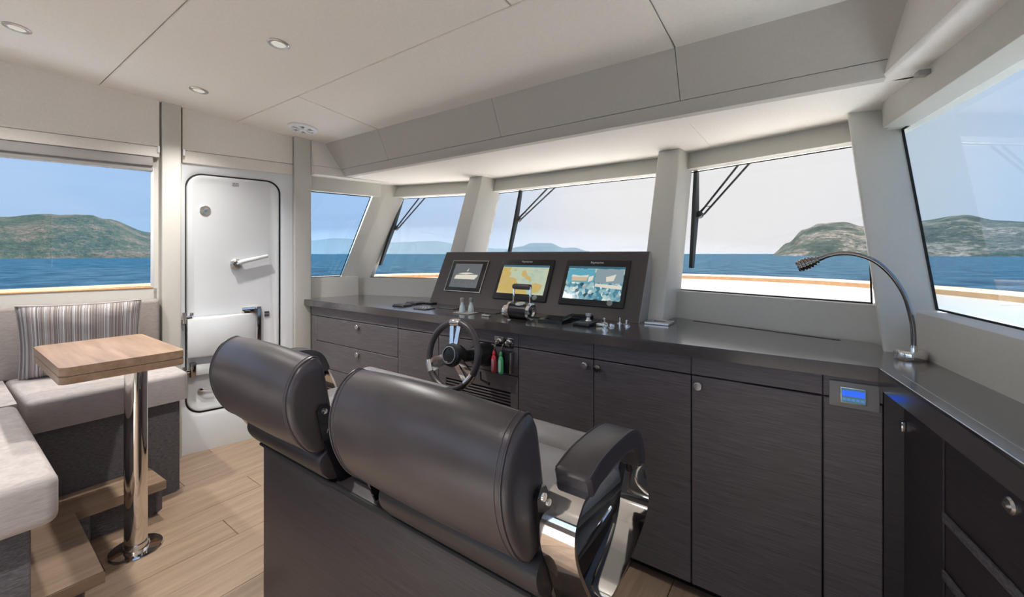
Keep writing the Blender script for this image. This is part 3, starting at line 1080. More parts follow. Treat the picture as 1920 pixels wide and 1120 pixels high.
# side view of a yacht on the first display
cx, cy = -1.892, vz(1.145)
flat(s1_, [(cx - .095, cy - .022), (cx - .088, cy + .006), (cx - .05, cy + .010), (cx + .10, cy + .012), (cx + .105, cy + .004), (cx + .085, cy - .022)], 'screen_white')
flat(s1_, [(cx - .075, cy + .016), (cx - .03, cy + .024), (cx + .03, cy + .026), (cx + .07, cy + .018), (cx + .04, cy + .017), (cx, cy + .013)], 'screen_white')
flat(s1_, [(cx - .004, cy + .036), (cx + .012, cy + .036), (cx + .012, cy + .060), (cx + .006, cy + .046)], 'screen_white')
for k in range(6):
    flat(s1_, [(cx - .09 + k * .032, cy - .052), (cx - .075 + k * .032, cy - .052), (cx - .075 + k * .032, cy - .034), (cx - .09 + k * .032, cy - .034)], 'grey_plastic', 'icon')
d2, s2_ = display(-1.620, -1.238, 1.021, 1.260, -1.597, -1.262, 1.055, 1.224, 'black chart plotter showing a yellow and green sea chart', 'chart', 'Raymarine')
def chart(u, v):
    return (-1.597 + .335 * u, vz(1.055) + (vz(1.212) - vz(1.055)) * v)
rc = random.Random(5)
def coast(poly, name='land', n=4, amp=.012):
    out = []
    for (u0, v0), (u1, v1) in zip(poly, poly[1:] + poly[:1]):
        for k in range(n):
            t = k / n
            j = amp if k and not (u0 == u1 == 0 or v0 == v1 == 0) else 0
            out.append(chart(min(1, max(0, u0 + (u1 - u0) * t + rc.uniform(-j, j))), min(1, max(0, v0 + (v1 - v0) * t + rc.uniform(-j, j)))))
    flat(s2_, out, 'chart_land', name)
coast([(0, 0), (.66, 0), (.64, .12), (.56, .2), (.42, .3), (.40, .42), (.36, .56), (.18, .62), (.24, .78), (.16, .82), (.2, .98), (0, .98)])
coast([(.46, .86), (.45, .72), (.5, .64), (.58, .56), (.66, .46), (.70, .5), (.66, .62), (.58, .7), (.52, .88)])
coast([(.7, .38), (.68, .26), (.70, .14), (.78, .06), (.88, .08), (.92, .18), (.94, .36), (.86, .40), (.78, .42)])
coast([(.26, .86), (.32, .84), (.33, .92), (.28, .94)])
flat(s2_, [(-1.597, vz(1.212)), (-1.262, vz(1.212)), (-1.262, vz(1.224)), (-1.597, vz(1.224))], 'screen_dark', 'menu_bar')
d3, s3_ = display(-1.156, -.780, 1.020, 1.260, -1.133, -.802, 1.050, 1.224, 'black display showing four blue camera views', 'camera_view', 'Raymarine')
xm = -.965; zm = 1.138
flat(s3_, [(-1.133, vz(1.212)), (-.802, vz(1.212)), (-.802, vz(1.224)), (-1.133, vz(1.224))], 'screen_dark', 'menu_bar')
flat(s3_, [(-1.130, vz(zm)), (xm - .003, vz(zm)), (xm - .003, vz(1.210)), (-1.130, vz(1.210))], 'screen_cyan', 'camera_picture')
flat(s3_, [(xm + .003, vz(zm)), (-.805, vz(zm)), (-.805, vz(1.210)), (xm + .003, vz(1.210))], 'screen_mist', 'camera_picture')
flat(s3_, [(-1.10, vz(1.145)), (-1.01, vz(1.145)), (-1.005, vz(1.165)), (-1.10, vz(1.165))], 'screen_beige', 'graphic', .0134)
flat(s3_, [(-1.105, vz(1.166)), (-1.005, vz(1.166)), (-1.0, vz(1.178)), (-1.05, vz(1.172)), (-1.10, vz(1.178))], 'screen_white', 'graphic', .0134)
flat(s3_, [(-1.0, vz(1.14)), (-.975, vz(1.15)), (-.972, vz(1.175)), (-1.0, vz(1.168))], 'screen_white', 'graphic', .0134)
flat(s3_, [(-.895, vz(1.145)), (-.855, vz(1.15)), (-.845, vz(1.185)), (-.875, vz(1.175)), (-.90, vz(1.17))], 'screen_white', 'graphic', .0134)
flat(s3_, [(-.955, vz(1.118)), (-.805, vz(1.108)), (-.805, vz(1.126)), (-.955, vz(1.134))], 'screen_white', 'graphic', .0134)

# ---- engine throttle
def build_throttle():
    cx, cy = -1.243, 1.815
    root = thing('throttle_control', 'black and chrome engine throttle with a grip bar on the console', 'throttle', (cx, cy, .96))
    r = .040
    b = B(); lathe(b, [(.0, -.055), (r, -.055), (r, .055), (.0, .055)], 28, axis_m((cx, cy, .96 + r), (1, 0, 0))); part('drum', b, 'black_plastic', root)
    for s in (-1, 1):
        b = B(); lathe(b, [(.022, .0), (r + .004, .0), (r + .004, .014), (r - .004, .017), (.024, .017), (.020, .010)], 28, axis_m((cx + s * .055, cy, .96 + r + .002), (s, 0, 0))); part('end_ring', b, 'chrome', root)
        b = B(); lathe(b, [(.0, 0), (.021, 0), (.018, .006), (.0, .006)], 20, axis_m((cx + s * .056, cy, .96 + r), (s, 0, 0))); part('end_cap', b, 'black_gloss', root)
    b = B(); lathe(b, [(.0, 0), (.028, 0), (.026, .006), (.0, .008)], 24, axis_m((cx, cy - .004, .96 + 2 * r - .003), (0, -.15, 1))); part('gauge', b, 'steel', root)
    b = B()
    x0 = cx - .052; x1 = cx + .052
    for x in (x0, x1):
        b = B(); box(b, x - .004, x + .004, cy + .005, cy + .017, .96 + r, 1.130, .002)
        part('lever', b, 'chrome', root)
    b = B(); lathe(b, [(.0, -.054), (.013, -.054), (.015, -.045), (.015, .045), (.013, .054), (.0, .054)], 18, axis_m((cx, cy + .011, 1.127), (1, 0, 0))); part('grip', b, 'leather', root)
    b = B(); lathe(b, [(.0, -.03), (.034, -.03), (.036, -.01), (.032, .02), (.0, .03)], 20, axis_m((cx - .085, cy + .02, .96 + .030), (1, 0, 0)))
    for v in b.verts: v.co.z = max(v.co.z, .9605)
    part('side_knob', b, 'chrome', root)
build_throttle()

# ---- steering wheel
def build_wheel():
    base = Vector((-1.372, FY, .772)); cen = Vector((-1.372, 1.440, .826))
    ax = (cen - base).normalized()
    root = thing('steering_wheel', 'black leather steering wheel with paired chrome spokes on the console front', 'wheel', base)
    M = axis_m(cen, ax)                       # +z to the helmsman
    # orient so that local y points up
    zz = ax; yy = (Vector((0, 0, 1)) - zz * zz.z).normalized(); xx = yy.cross(zz)
    M = Matrix(((xx.x, yy.x, zz.x, cen.x), (xx.y, yy.y, zz.y, cen.y), (xx.z, yy.z, zz.z, cen.z), (0, 0, 0, 1)))
    R = .152
    b = B(); tube(b, [M @ Vector((R * math.cos(2 * math.pi * k / 48), R * math.sin(2 * math.pi * k / 48), 0)) for k in range(48)], .0155, 12, True); rim = part('rim', b, 'leather', root)
    b = B(); lathe(b, [(.0, -.06), (.040, -.06), (.050, -.035), (.056, .0), (.052, .018), (.040, .024), (.0, .024)], 32, M); hub = part('hub', b, 'black_plastic', root)
    b = B(); lathe(b, [(.0405, .0235), (.0405, .028), (.0365, .028), (.0365, .0235)], 32, M); part('hub_ring', b, 'steel', hub)
    for ang in (93, 207, 323):
        a = math.radians(ang)
        for s in (-1, 1):
            da = math.radians(9) * s
            p0 = Vector((.050 * math.cos(a + da * 1.6), .050 * math.sin(a + da * 1.6), -.002)); p1 = Vector((.148 * math.cos(a + da), .148 * math.sin(a + da), -.002))
            t = (p1 - p0).normalized(); w = Vector((-t.y, t.x, 0)) * .0115
            b = B()
            prism(b, [(p0 + w).to_2d(), (p1 + w).to_2d(), (p1 - w).to_2d(), (p0 - w).to_2d()], 'z', -.006, .004, M)
            part('spoke', b, 'chrome', root)
        b = B(); tube(b, [M @ Vector((R * math.cos(a + math.radians(k)), R * math.sin(a + math.radians(k)), 0)) for k in (-11, -6, 0, 6, 11)], .0175, 12); part('rim_clip', b, 'chrome', rim)
    b = B(); lathe(b, [(.0, .0), (.060, .0), (.060, .020), (.052, .035), (.050, .085), (.040, .10), (.028, .105), (.028, .22), (.0, .22)], 28, axis_m(base + Vector((.010, -.009, .012)), (-.03, -1, .14))); part('column', b, 'black_plastic', root)
    b = B(); tube(b, [base + Vector((.05, -.11, .02)), base + Vector((-.06, -.13, .05)), base + Vector((-.11, -.13, .055))], [.006, .006, .009], 8); part('tilt_lever', b, 'black_plastic', root)
    b = B(); tube(b, [base + Vector((.05, -.11, -.05)), base + Vector((.08, -.14, -.075)), base + Vector((.13, -.14, -.085))], [.005, .005, .008], 8); part('tilt_lever', b, 'black_plastic', root)
build_wheel()

# ---- key switch panel with two float key rings
def build_keys():
    root = thing('ignition_unit', 'small steel ignition panel with two key switches right of the wheel', 'switch panel', (-1.26, FY, .838))
    b = B(); box(b, -1.318, -1.200, FY - .004, FY - .0003, .833, .884, .002); part('plate', b, 'dark_chrome', root)
    for x in (-1.284, -1.226):
        b = B(); lathe(b, [(.0, 0), (.016, 0), (.016, .006), (.010, .010), (.010, .016), (.0, .016)], 20, axis_m((x, FY - .004, .860), (0, -1, 0))); sw = part('key_switch', b, 'chrome', root)
        b = B(); lathe(b, [(.0, 0), (.011, 0), (.011, .004), (.0, .004)], 16, axis_m((x, FY - .030, .860), (1, .3, 0))); part('key', b, 'steel', sw)
    for x, mat, pm_, lab in ((-1.292, 'red_plastic', 'pink_print', 'red floating key fob hanging from the ignition panel'), (-1.248, 'green_plastic', 'mint_print', 'green floating key fob hanging from the ignition panel')):
        y = FY - .040
        r = thing('key_fob', lab, 'key fob', (x, y, .715), 'key fobs')
        b = B(); tube(b, [(x + .008, FY - .032, .856), (x + .010, y, .850), (x + .004, y, .835), (x, y, .822)], .0022, 8); part('ring', b, 'chrome', r)
        b = B(); lathe(b, [(.0, .711), (.012, .711), (.0145, .718), (.0145, .780), (.010, .792), (.006, .796), (.009, .802), (.006, .815), (.0, .822)], 18, Matrix.Translation((x, y, 0)))
        for v in b.verts: v.co.y = y + (v.co.y - y) * .7
        fl = part('float', b, mat, r)
        b = B(); prism(b, rrect(x - .008, x + .008, .720, .780, .0075, 4), 'y', y - .0120, y - .0098); part('print', b, pm_, fl)
    b = B(); box(b, -1.262, -1.206, FY - .030, FY - .0004, .712, .820, .004); 
    root = solo('control_box', b, 'black_plastic', 'small black control box below the ignition panel', 'control box')
    b = B(); box(b, -1.2055, -1.199, FY - .028, FY - .002, .715, .815, .001); part('side_plate', b, 'steel', root)
build_keys()

# ---- little blue thermostat display
def build_thermostat():
    root = thing('thermostat', 'grey metal control panel with a lit blue display under the worktop', 'control panel', (.10, FY, .815))
    b = B(); box(b, .040, .163, FY - .006, FY - .0003, .817, .898, .003); part('plate', b, 'grey_plastic', root)
    b = B(); box(b, .068, .133, FY - .009, FY - .0062, .832, .882, .002); fr = part('display_frame', b, 'steel', root)
    b = B(); box(b, .071, .130, FY - .0096, FY - .0092, .835, .879); part('screen', b, 'screen_dark', fr)
    b = B(); box(b, .073, .128, FY - .0102, FY - .0097, .855, .873); part('readout', b, 'lcd_blue', fr)
    for k in range(5):
        b = B(); box(b, .073 + k * .0113, .082 + k * .0113, FY - .0104, FY - .0097, .841, .849); part('button', b, 'lcd_button', fr)
build_thermostat()

# ---- gooseneck chart lamp
def build_lamp():
    Y = 1.855
    root = thing('chart_lamp', 'chrome gooseneck chart lamp on an oval base in the starboard corner', 'lamp', (.252, Y, .96))
    b = B()
    prof = [(.0, 0), (.046, 0), (.048, .004), (.048, .024), (.045, .030), (.0, .030)]
    lathe(b, prof, 36, Matrix.Translation((.254, Y, .9605)) @ Matrix.Rotation(math.radians(-12), 4, 'Z') @ Matrix.Diagonal((.86, 1.05, 1, 1)))
    part('base', b, 'chrome', root)
    P = [(.262, .985), (.262, 1.005), (.261, 1.045), (.257, 1.088), (.243, 1.155), (.222, 1.205), (.196, 1.245), (.164, 1.277), (.124, 1.296), (.081, 1.302), (.044, 1.294), (.020, 1.283)]
    P = [Vector((x, Y, z)) for x, z in P]
    b = B(); tube(b, P[:2], .010, 14); part('stem', b, 'chrome', root)
    b = B(); tube(b, catmull(P[1:], 5), .0072, 12); part('gooseneck', b, 'dark_chrome', root)
    d = (P[-1] - P[-2]).normalized()
    M = axis_m(P[-1], d)
    pr = [(.0, -.014), (.008, -.012), (.009, .006)]
    h = .008
    for k in range(6):
        rr = (.014, .018, .021, .0225, .0225, .0215)[k]
        pr += [(rr, h), (rr, h + .005), (rr - .003, h + .006), (rr - .003, h + .0085)]
        h += .0105
    pr += [(.0200, h), (.0190, h + .004), (.0170, h + .001), (.0, h - .004)]
    b = B(); lathe(b, pr, 24, M); hd = part('lamp_head', b, 'dark_chrome', root)
    b = B(); lathe(b, [(.0, h - .002), (.0165, h + .0012), (.0, h + .002)], 20, M); part('lens', b, 'grey_plastic', hd)
build_lamp()

# ---- double helm seat
BACK = [(.668, .993), (.621, .962), (.594, .892), (.602, .815), (.636, .743), (.676, .704), (.712, .712), (.737, .772), (.724, .850), (.708, .935), (.694, .982)]

def helm_seat(x0, x1, arm_side, label, yb, zb):
    root = thing('helm_seat', label, 'helm seat', ((x0 + x1) / 2, .9, .60), 'helm seats')
    prof = catmull([(0, y, z) for y, z in BACK], 5, True)
    cen = Vector((0, .665, .85))
    rings = []
    for dx, sc in ((0.0, .72), (.004, .90), (.010, .965), (.022, .993), (.045, 1.0)):
        rings.append([(x0 + dx, cen.y + (p.y - cen.y) * sc, cen.z + (p.z - cen.z) * sc) for p in prof])
    mid = []
    for k in range(1, 8):
        x = x0 + .045 + (x1 - x0 - .09) * k / 8
        mid.append([(x, p.y - .006 * math.sin(math.pi * k / 8), p.z + .010 * math.sin(math.pi * k / 8) * (1 if p.z > .9 else 0)) for p in prof])
    end = [[(x1 - (r[0][0] - x0), q[1], q[2]) for q in r] for r in reversed(rings)]
    b = B(); loft(b, rings + mid + end)
    back = part('backrest', b, 'leather', root)
    for s, xx in ((1, x1), (-1, x0)):
        b = B()
        pp = [Vector((xx - s * .0165, cen.y + (p.y - cen.y) * .988, cen.z + (p.z - cen.z) * .988)) for p in prof]
        tube(b, pp, .0030, 6, True); part('piping', b, 'leather', back)
        b = B()
        pp = [Vector((xx - s * .030, cen.y + (p.y - cen.y) * 1.0005, cen.z + (p.z - cen.z) * 1.0005)) for p in prof]
        tube(b, pp, .0012, 5, True); part('stitching', b, 'stitch', back)
        # side bracket with two bolts
        b = B()
        xa, xb = sorted((xx + s * .003, xx + s * .012))
        prism(b, [(.672, .835), (.684, .852), (.704, .850), (.722, .820), (.770, .700), (.790, .600), (.745, .600), (.690, .745)], 'x', xa, xb)
        br = part('side_bracket', b, 'black_gloss', root)
        for yy, zz in ((.694, .832), (.710, .768)):
            b = B(); lathe(b, [(.0, 0), (.009, 0), (.008, .004), (.0, .005)], 14, axis_m((xx + s * .012, yy, zz), (s, 0, 0))); part('bolt', b, 'chrome', br)
    # seat cushion and front bolster
    sx0, sx1 = x0 + .012, x1 - .012
    b = B(); box(b, sx0, sx1, .785, yb + .01, .625, .705, .030, 4); part('seat', b, 'seat_leather', root)
    b = B(); lathe(b, [(.0, 0), (.040, 0), (.056, .008), (.060, .022), (.060, sx1 - sx0 - .022), (.056, sx1 - sx0 - .008), (.040, sx1 - sx0), (.0, sx1 - sx0)], 28, axis_m((sx0, yb, zb), (1, 0, 0)))
    part('front_bolster', b, 'seat_leather', root)
    # shell below the seat
    b = B()
    pf = catmull([(0, .722, .706), (0, .690, .692), (0, .684, .664), (0, .702, .628), (0, .750, .604), (0, .95, .601), (0, 1.18, .604), (0, 1.21, .632), (0, 1.16, .650), (0, .78, .690)], 4, True)
    xs_ = [(x0 + .085, .6), (x0 + .090, .93), (x0 + .105, 1.0), (x1 - .012, 1.0), (x1 + .002, .93), (x1 + .006, .6)]
    loft(b, [[(xx, .90 + (q.y - .90) * (1 - (1 - sc_) * .12), .655 + (q.z - .655) * sc_) for q in pf] for xx, sc_ in xs_])
    part('seat_shell', b, 'shaded_leather', root)
    # armrest: padded top on a polished ribbon loop
    if arm_side:
        s = arm_side
        a0 = (x1 if s > 0 else x0) + s * .008
        a1 = a0 + s * .082
        lo, hi = min(a0, a1), max(a0, a1)
        loop = [(.742, .836), (.708, .822), (.686, .790), (.692, .735), (.735, .655), (.775, .600), (.840, .568), (.960, .582), (1.055, .612), (1.098, .650), (1.098, .690), (1.075, .748), (1.050, .800), (1.00, .842), (.87, .842)]
        C = catmull([(0, y, z) for y, z in loop], 5, True)
        n = len(C)
        rings = []
        for i in range(n):
            t = (C[(i + 1) % n] - C[i - 1]).normalized(); nn_ = Vector((0, -t.z, t.y)) * .004
            rings.append([(lo + .004, C[i].y + nn_.y, C[i].z + nn_.z), (hi - .004, C[i].y + nn_.y, C[i].z + nn_.z), (hi - .004, C[i].y - nn_.y, C[i].z - nn_.z), (lo + .004, C[i].y - nn_.y, C[i].z - nn_.z)])
        b = B(); loft(b, rings, True, False, True); part('arm_loop', b, 'chrome', root, 'polished chrome ribbon loop of the armrest', sharp=50)
        top = catmull([(0, .735, .868), (0, .80, .884), (0, .90, .888), (0, .985, .880), (0, 1.035, .850), (0, 1.062, .800), (0, 1.066, .776)], 5)
        n = len(top)
        rings = []
        for i in range(n):
            t = (top[min(i + 1, n - 1)] - top[max(i - 1, 0)]).normalized(); nn_ = Vector((0, -t.z, t.y))
            th = .046 if 0 < i < n - 1 else .034
            ins = 0.0 if 0 < i < n - 1 else .007
            c0 = top[i] - nn_ * (.0 if 0 < i < n - 1 else .006)
            sec = [(-.5, -.008), (-.46, -.0015), (-.40, 0), (.40, 0), (.46, -.0015), (.5, -.008), (.5, -th + .006), (.44, -th), (-.44, -th), (-.5, -th + .006)]
            w = hi - lo - 2 * ins
            rings.append([Vector(((lo + hi) / 2 + u * w, c0.y + nn_.y * h, c0.z + nn_.z * h)) for u, h in sec])
        b = B(); loft(b, rings); pad = part('arm_pad', b, 'leather', root)
        for u in (-.455, .455):
            b = B(); tube(b, [Vector(((lo + hi) / 2 + u * (hi - lo), p.y, p.z - .0005)) for p in top[1:-1]], .0016, 5); part('stitching', b, 'stitch', pad)
        b = B(); tube(b, [(a0 + s * .04, 1.046, .775), (a0 + s * .04, 1.062, .745)], .010, 12); part('arm_catch', b, 'black_plastic', root)
        b = B(); tube(b, [(a0 - s * .004, .80, .618), (a0 - s * .004, 1.04, .640)], .006, 8); part('side_rail', b, 'chrome', root)
    return root

helm_seat(-1.765, -1.195, -1, 'dark leather helm seat nearest the white door', 1.235, .700)
helm_seat(-1.005, -.435, 1, 'dark leather helm seat with a chrome looped armrest beside the console cabinets', 1.185, .684)

def build_plinth():
    root = thing('seat_plinth', 'tall dark veneer plinth carrying the two helm seats', 'plinth', (-1.05, .9, 0))
    b = B(); box(b, -1.665, -.47, .735, 1.16, .0, .598, .006); part('body', b, 'shaded_veneer', root)
    b = B(); tube(b, [(-1.665, .728, .596), (-.47, .728, .596)], .006, 8); part('edge_trim', b, 'black_rubber', root)
    b = B(); box(b, -1.176, -1.012, .775, 1.10, .5985, .668, .012); part('centre_block', b, 'black_rubber', root)
build_plinth()

# ---- settee on the port side
def rounded_cushion(x0, x1, y0, y1, z0, z1, r, crown=.008, M=None):
    b = B()
    box(b, x0, x1, y0, y1, z0, z1, r, 5)
    for v in b.verts:
        fx = (v.co.x - x0) / (x1 - x0); fy = (v.co.y - y0) / (y1 - y0)
        if v.co.z > (z0 + z1) / 2:
            v.co.z += crown * math.sin(math.pi * max(0, min(1, fx))) * math.sin(math.pi * max(0, min(1, fy)))
    if M is not None:
        bmesh.ops.transform(b, matrix=M, verts=b.verts)
    return b

def build_settee():
    root = thing('settee', 'L shaped settee with taupe cushions on a dark base along the port wall', 'settee', (-3.0, .2, 0))
    def wx(y, o):     # port wall x at y, o inside
        return -3.307 + (y - .965) * .2309 + o
    # bases
    b = B()
    prism(b, [(-2.832, .19), (-2.832, .800), (-2.850, .824), (wx(.86, .004), .86), (wx(-2.1, .004), -2.1), (-2.832, -2.1)], 'z', .0, .500)
    part('base', b, 'dark_fabric', root)
    b = B(); box(b, -2.831, -1.875, -.42, .185, .0, .500, .010); part('base', b, 'dark_fabric', root)
    # seat cushions
    b = B()
    prism(b, [(-2.800, .26), (-2.800, .828), (-2.822, .856), (wx(.87, .005), .868), (wx(.24, .005), .24)], 'z', .502, .650)
    ed = [e for e in b.edges if all(v.co.z > .6 for v in e.verts) or (abs(e.verts[0].co.z - e.verts[1].co.z) > .1)]
    bmesh.ops.bevel(b, geom=ed, offset=.024, segments=4, affect='EDGES', profile=.5)
    part('seat_cushion', b, 'light_fabric', root)
    b = rounded_cushion(-2.80, -1.815, -.40, .236, .502, .652, .030, .010)
    part('seat_cushion', b, 'light_fabric', root)
    b = B(); prism(b, [(wx(.24, .005), .236), (-2.802, .236), (-2.802, -2.1), (wx(-2.1, .005), -2.1)], 'z', .502, .650); part('seat_cushion', b, 'light_fabric', root)
    # back cushion along the wall
    b = B()
    pbox(b, -3.0, -.112, -.105, -.004, .640, 1.022, .018, 3)
    part('back_cushion', b, 'back_fabric', root)
build_settee()

def build_step():
    root = thing('settee_step', 'L shaped oak step on a dark plinth in front of the settee', 'step', (-2.4, .3, 0))
    b = B()
    prism(b, [(-2.828, .690), (-2.605, .700), (-2.605, .378), (-2.035, .374), (-2.035, .189), (-2.828, .189)], 'z', .138, .180)
    ed = [e for e in b.edges if all(v.co.z > .17 for v in e.verts)]
    bmesh.ops.bevel(b, geom=ed, offset=.003, segments=2, affect='EDGES')
    part('tread', b, 'oak', root)
    b = B()
    prism(b, [(-2.828, .66), (-2.70, .708), (-2.668, .675), (-2.660, .440), (-2.12, .330), (-2.10, .19), (-2.828, .19)], 'z', .0, .137)
    part('plinth', b, 'dark_fabric', root)
build_step()

def build_pillow():
    root = None
    me_n = 22
    b = B()
    uvl = b.loops.layers.uv.new('UVMap')
    w, h = .472, .400
    grid = {}
    for side in (0, 1):
        for i in range(me_n + 1):
            for j in range(me_n + 1):
                u, v = i / me_n, j / me_n
                edge = min(u, 1 - u, v, 1 - v)
                if side == 1 and edge == 0:
                    grid[(1, i, j)] = grid[(0, i, j)]
                    continue
                uu, vv = 2 * u - 1, 2 * v - 1
                # corners pulled out a little, flanks drawn in
                px = uu * w / 2 * (1 - .05 * (1 - vv * vv) * abs(uu))
                pz = vv * h / 2 * (1 - .05 * (1 - uu * uu) * abs(vv))
                puff = .055 * ((1 - uu ** 4) * (1 - vv ** 4)) ** .6
                puff += .004 * noise.noise(Vector((uu * 3, vv * 3, side))) * (1 if edge > 0 else 0)
                grid[(side, i, j)] = b.verts.new((px, -puff if side == 0 else puff, pz))
    for side in (0, 1):
        for i in range(me_n):
            for j in range(me_n):
                q = [(i, j), (i + 1, j), (i + 1, j + 1), (i, j + 1)]
                try:
                    f = b.faces.new([grid[(side, *k)] for k in (q if side == 0 else q[::-1])])
                except ValueError:
                    continue
                for lp, k in zip(f.loops, (q if side == 0 else q[::-1])):
                    lp[uvl].uv = (k[0] / me_n, k[1] / me_n)
    M = PORT @ Matrix.Translation((-.430, -.190, .842)) @ Matrix.Rotation(math.radians(12), 4, 'X')
    bmesh.ops.transform(b, matrix=M, verts=b.verts)
    p = solo('striped_pillow', b, 'striped_fabric', 'grey and brown striped throw pillow leaning on the settee back', 'pillow', sharp=80)
    e = B()
    pts = []
    for k in range(4 * 12):
        sd, t = divmod(k, 12); t = t / 12 * 2 - 1
        a = [(t, -1), (1, t), (-t, 1), (-1, -t)][sd]
        pts.append(M @ Vector((a[0] * w / 2 * (1 - .05 * (1 - a[1] ** 2) * abs(a[0])), 0, a[1] * h / 2 * (1 - .05 * (1 - a[0] ** 2) * abs(a[1])))))
    tube(e, pts, .004, 6, True)
    part('piping', e, 'light_fabric', p)
build_pillow()

# ---- pedestal table
def build_table():
    root = thing('pedestal_table', 'small oak flip top table on a polished steel pedestal', 'table', (-2.424, .544, 0))
    X0, X1, Y0, Y1 = -2.805, -2.180, .281, .650
    for z0, z1 in ((.8285, .856), (.858, .890)):
        b = B(); prism(b, rrect(X0, X1, Y0, Y1, .022, 5), 'z', z0, z1)
        ed = [e for e in b.edges if abs(e.verts[0].co.z - e.verts[1].co.z) < 1e-5]
        bmesh.ops.bevel(b, geom=ed, offset=.003, segments=2, affect='EDGES')
        part('table_leaf', b, 'oak_cross', root)
    b = B(); lathe(b, [(.0, .824), (.10, .824), (.10, .829), (.0, .829)], 28, Matrix.Translation((-2.424, .50, 0))); part('top_plate', b, 'dark_chrome', root)
    b = B(); lathe(b, [(.0, .01), (.040, .01), (.040, .828), (.0, .828)], 40, Matrix.Translation((-2.424, .544, 0))); part('pole', b, 'chrome', root)
    b = B(); lathe(b, [(.0, .0), (.092, .0), (.094, .004), (.091, .010), (.048, .013), (.044, .034), (.0, .034)], 48, Matrix.Translation((-2.424, .544, 0))); part('base_flange', b, 'chrome', root)
build_table()

# ================================================================== SMALL THINGS
# ---- ceiling downlights
def downlight(x, y, label, power=30, cone=125):
    z = ceil_z(y)
    tilt = Vector((0, -.1036, -1)).normalized() if y > -.4 else Vector((0, 0, -1))
    root = thing('downlight', label, 'downlight', (x, y, z), 'ceiling downlights')
    M = axis_m((x, y, z), tilt)
    b = B(); lathe(b, [(.030, -.004), (.045, -.001), (.046, .003), (.040, .0075), (.031, .006), (.028, -.002)], 32, M); part('trim_ring', b, 'steel', root)
    b = B(); lathe(b, [(.0, .001), (.029, .001), (.027, .0045), (.0, .006)], 28, M); part('lens', b, 'lamp_lens', root)
    ld = bpy.data.lights.new('downlight_lamp', 'SPOT')
    ld.energy = power; ld.spot_size = math.radians(cone); ld.spot_blend = 1.0; ld.shadow_soft_size = .03
    ld.color = (1.0, .96, .91)
    lo = bpy.data.objects.new('downlight_lamp', ld); COL.objects.link(lo)
    lo.parent = root; lo.location = tilt * .02
    lo.rotation_euler = (-tilt).to_track_quat('Z', 'Y').to_euler()
downlight(-2.892, .243, 'round chrome downlight in the ceiling corner over the settee')
downlight(-1.945, .924, 'round chrome downlight in the ceiling over the helm seats')
downlight(-2.868, .920, 'round chrome downlight in the ceiling before the door')
for (x, y, lab) in ((-1.0, -.45, 'round chrome fill downlight added over the middle of the cream rug'), (-.6, -1.35, 'round chrome fill downlight added over the aft half of the cream rug'),
                    (.1, -.85, 'round chrome fill downlight added over the starboard edge of the cream rug'), (-2.2, -1.75, 'round chrome fill downlight added near the aft wall')):
    downlight(x, y, lab, 70, 95)  # unseen fill lamps, added behind the camera to brighten the interior

# ---- round white ceiling loudspeaker
def build_speaker():
    x, y = -2.885, 1.535
    z = ceil_z(y)
    d = Vector((0, -.1036, -1)).normalized()
    M = axis_m((x, y, z), d)
    root = thing('ceiling_speaker', 'round white fan shaped fitting on the ceiling above the second post', 'speaker', (x, y, z))
    b = B(); lathe(b, [(.0, 0), (.095, .0), (.095, .010), (.085, .016), (.072, .016), (.072, .006), (.0, .006)], 40, M); part('rim', b, 'white_plastic', root)
    b = B(); lathe(b, [(.0, .004), (.070, .004), (.070, .007), (.0, .007)], 32, M); part('grille', b, 'dark_print', root)
    for k in range(6):
        a = 2 * math.pi * k / 6
        p = Vector((math.cos(a), math.sin(a), 0)); q = Vector((-p.y, p.x, 0))
        b = B()
        prism(b, [(p * .012 + q * .010).to_2d(), (p * .045 + q * .014).to_2d(), (p * .078 + q * .030).to_2d(), (p * .078 - q * .012).to_2d(), (p * .045 - q * .010).to_2d(), (p * .012 - q * .010).to_2d()], 'z', .005, .017, M)
        part('blade', b, 'white_plastic', root)
    b = B(); lathe(b, [(.0, .005), (.020, .005), (.018, .020), (.0, .021)], 20, M); part('hub', b, 'white_plastic', root)
build_speaker()

# ---- windscreen wipers hang outside the panes
def wiper(label, p, q, xz_blade, hub, arms):
    p = Vector(p); q = Vector(q)
    t = (q - p).normalized(); n = Vector((-t.y, t.x))
    def pt(x, z, o=.03):
        f = (x - p.x) / (q.x - p.x)
        y = p.y + (q.y - p.y) * f
        return Vector((x + n.x * o, y + n.y * o + RAKE * (z - 1.1), z))
    root = thing('windscreen_wiper', label, 'wiper', pt(*hub), 'windscreen wipers')
    (xa, za), (xb, zb) = xz_blade
    b = B()
    loft(b, [[pt(x - .010, z, .006), pt(x + .010, z, .006), pt(x + .008 + w, z, .030), pt(x - .008, z, .030)] for x, z, w in
             ((xa, za, 0), (xa * .5 + hub[0] * .0 + xb * .5, (za + zb) / 2, .014), (xb, zb, 0))])
    part('blade', b, 'wiper_black', root)
    b = B(); lathe(b, [(.0, 0), (.020, 0), (.020, .022), (.0, .024)], 20, axis_m(pt(hub[0], hub[1], .015), (n.x, n.y, -RAKE))); part('pivot', b, 'wiper_black', root)
    for i, (x, z) in enumerate(arms):
        a0 = pt(hub[0] + (.004 if i == 0 else .022), hub[1] + (.012 if i == 0 else -.004), .030)
        b = B(); tube(b, [a0, pt(x, z, .045)], .0062, 8); part('arm', b, 'wiper_black', root)
    b = B(); tube(b, [pt(hub[0], hub[1] + .02, .03), pt(hub[0] + .02, hub[1] + .045, .035), pt(hub[0] + .06, hub[1] + .042, .035)], .002, 6); part('hose', b, 'black_rubber', root)
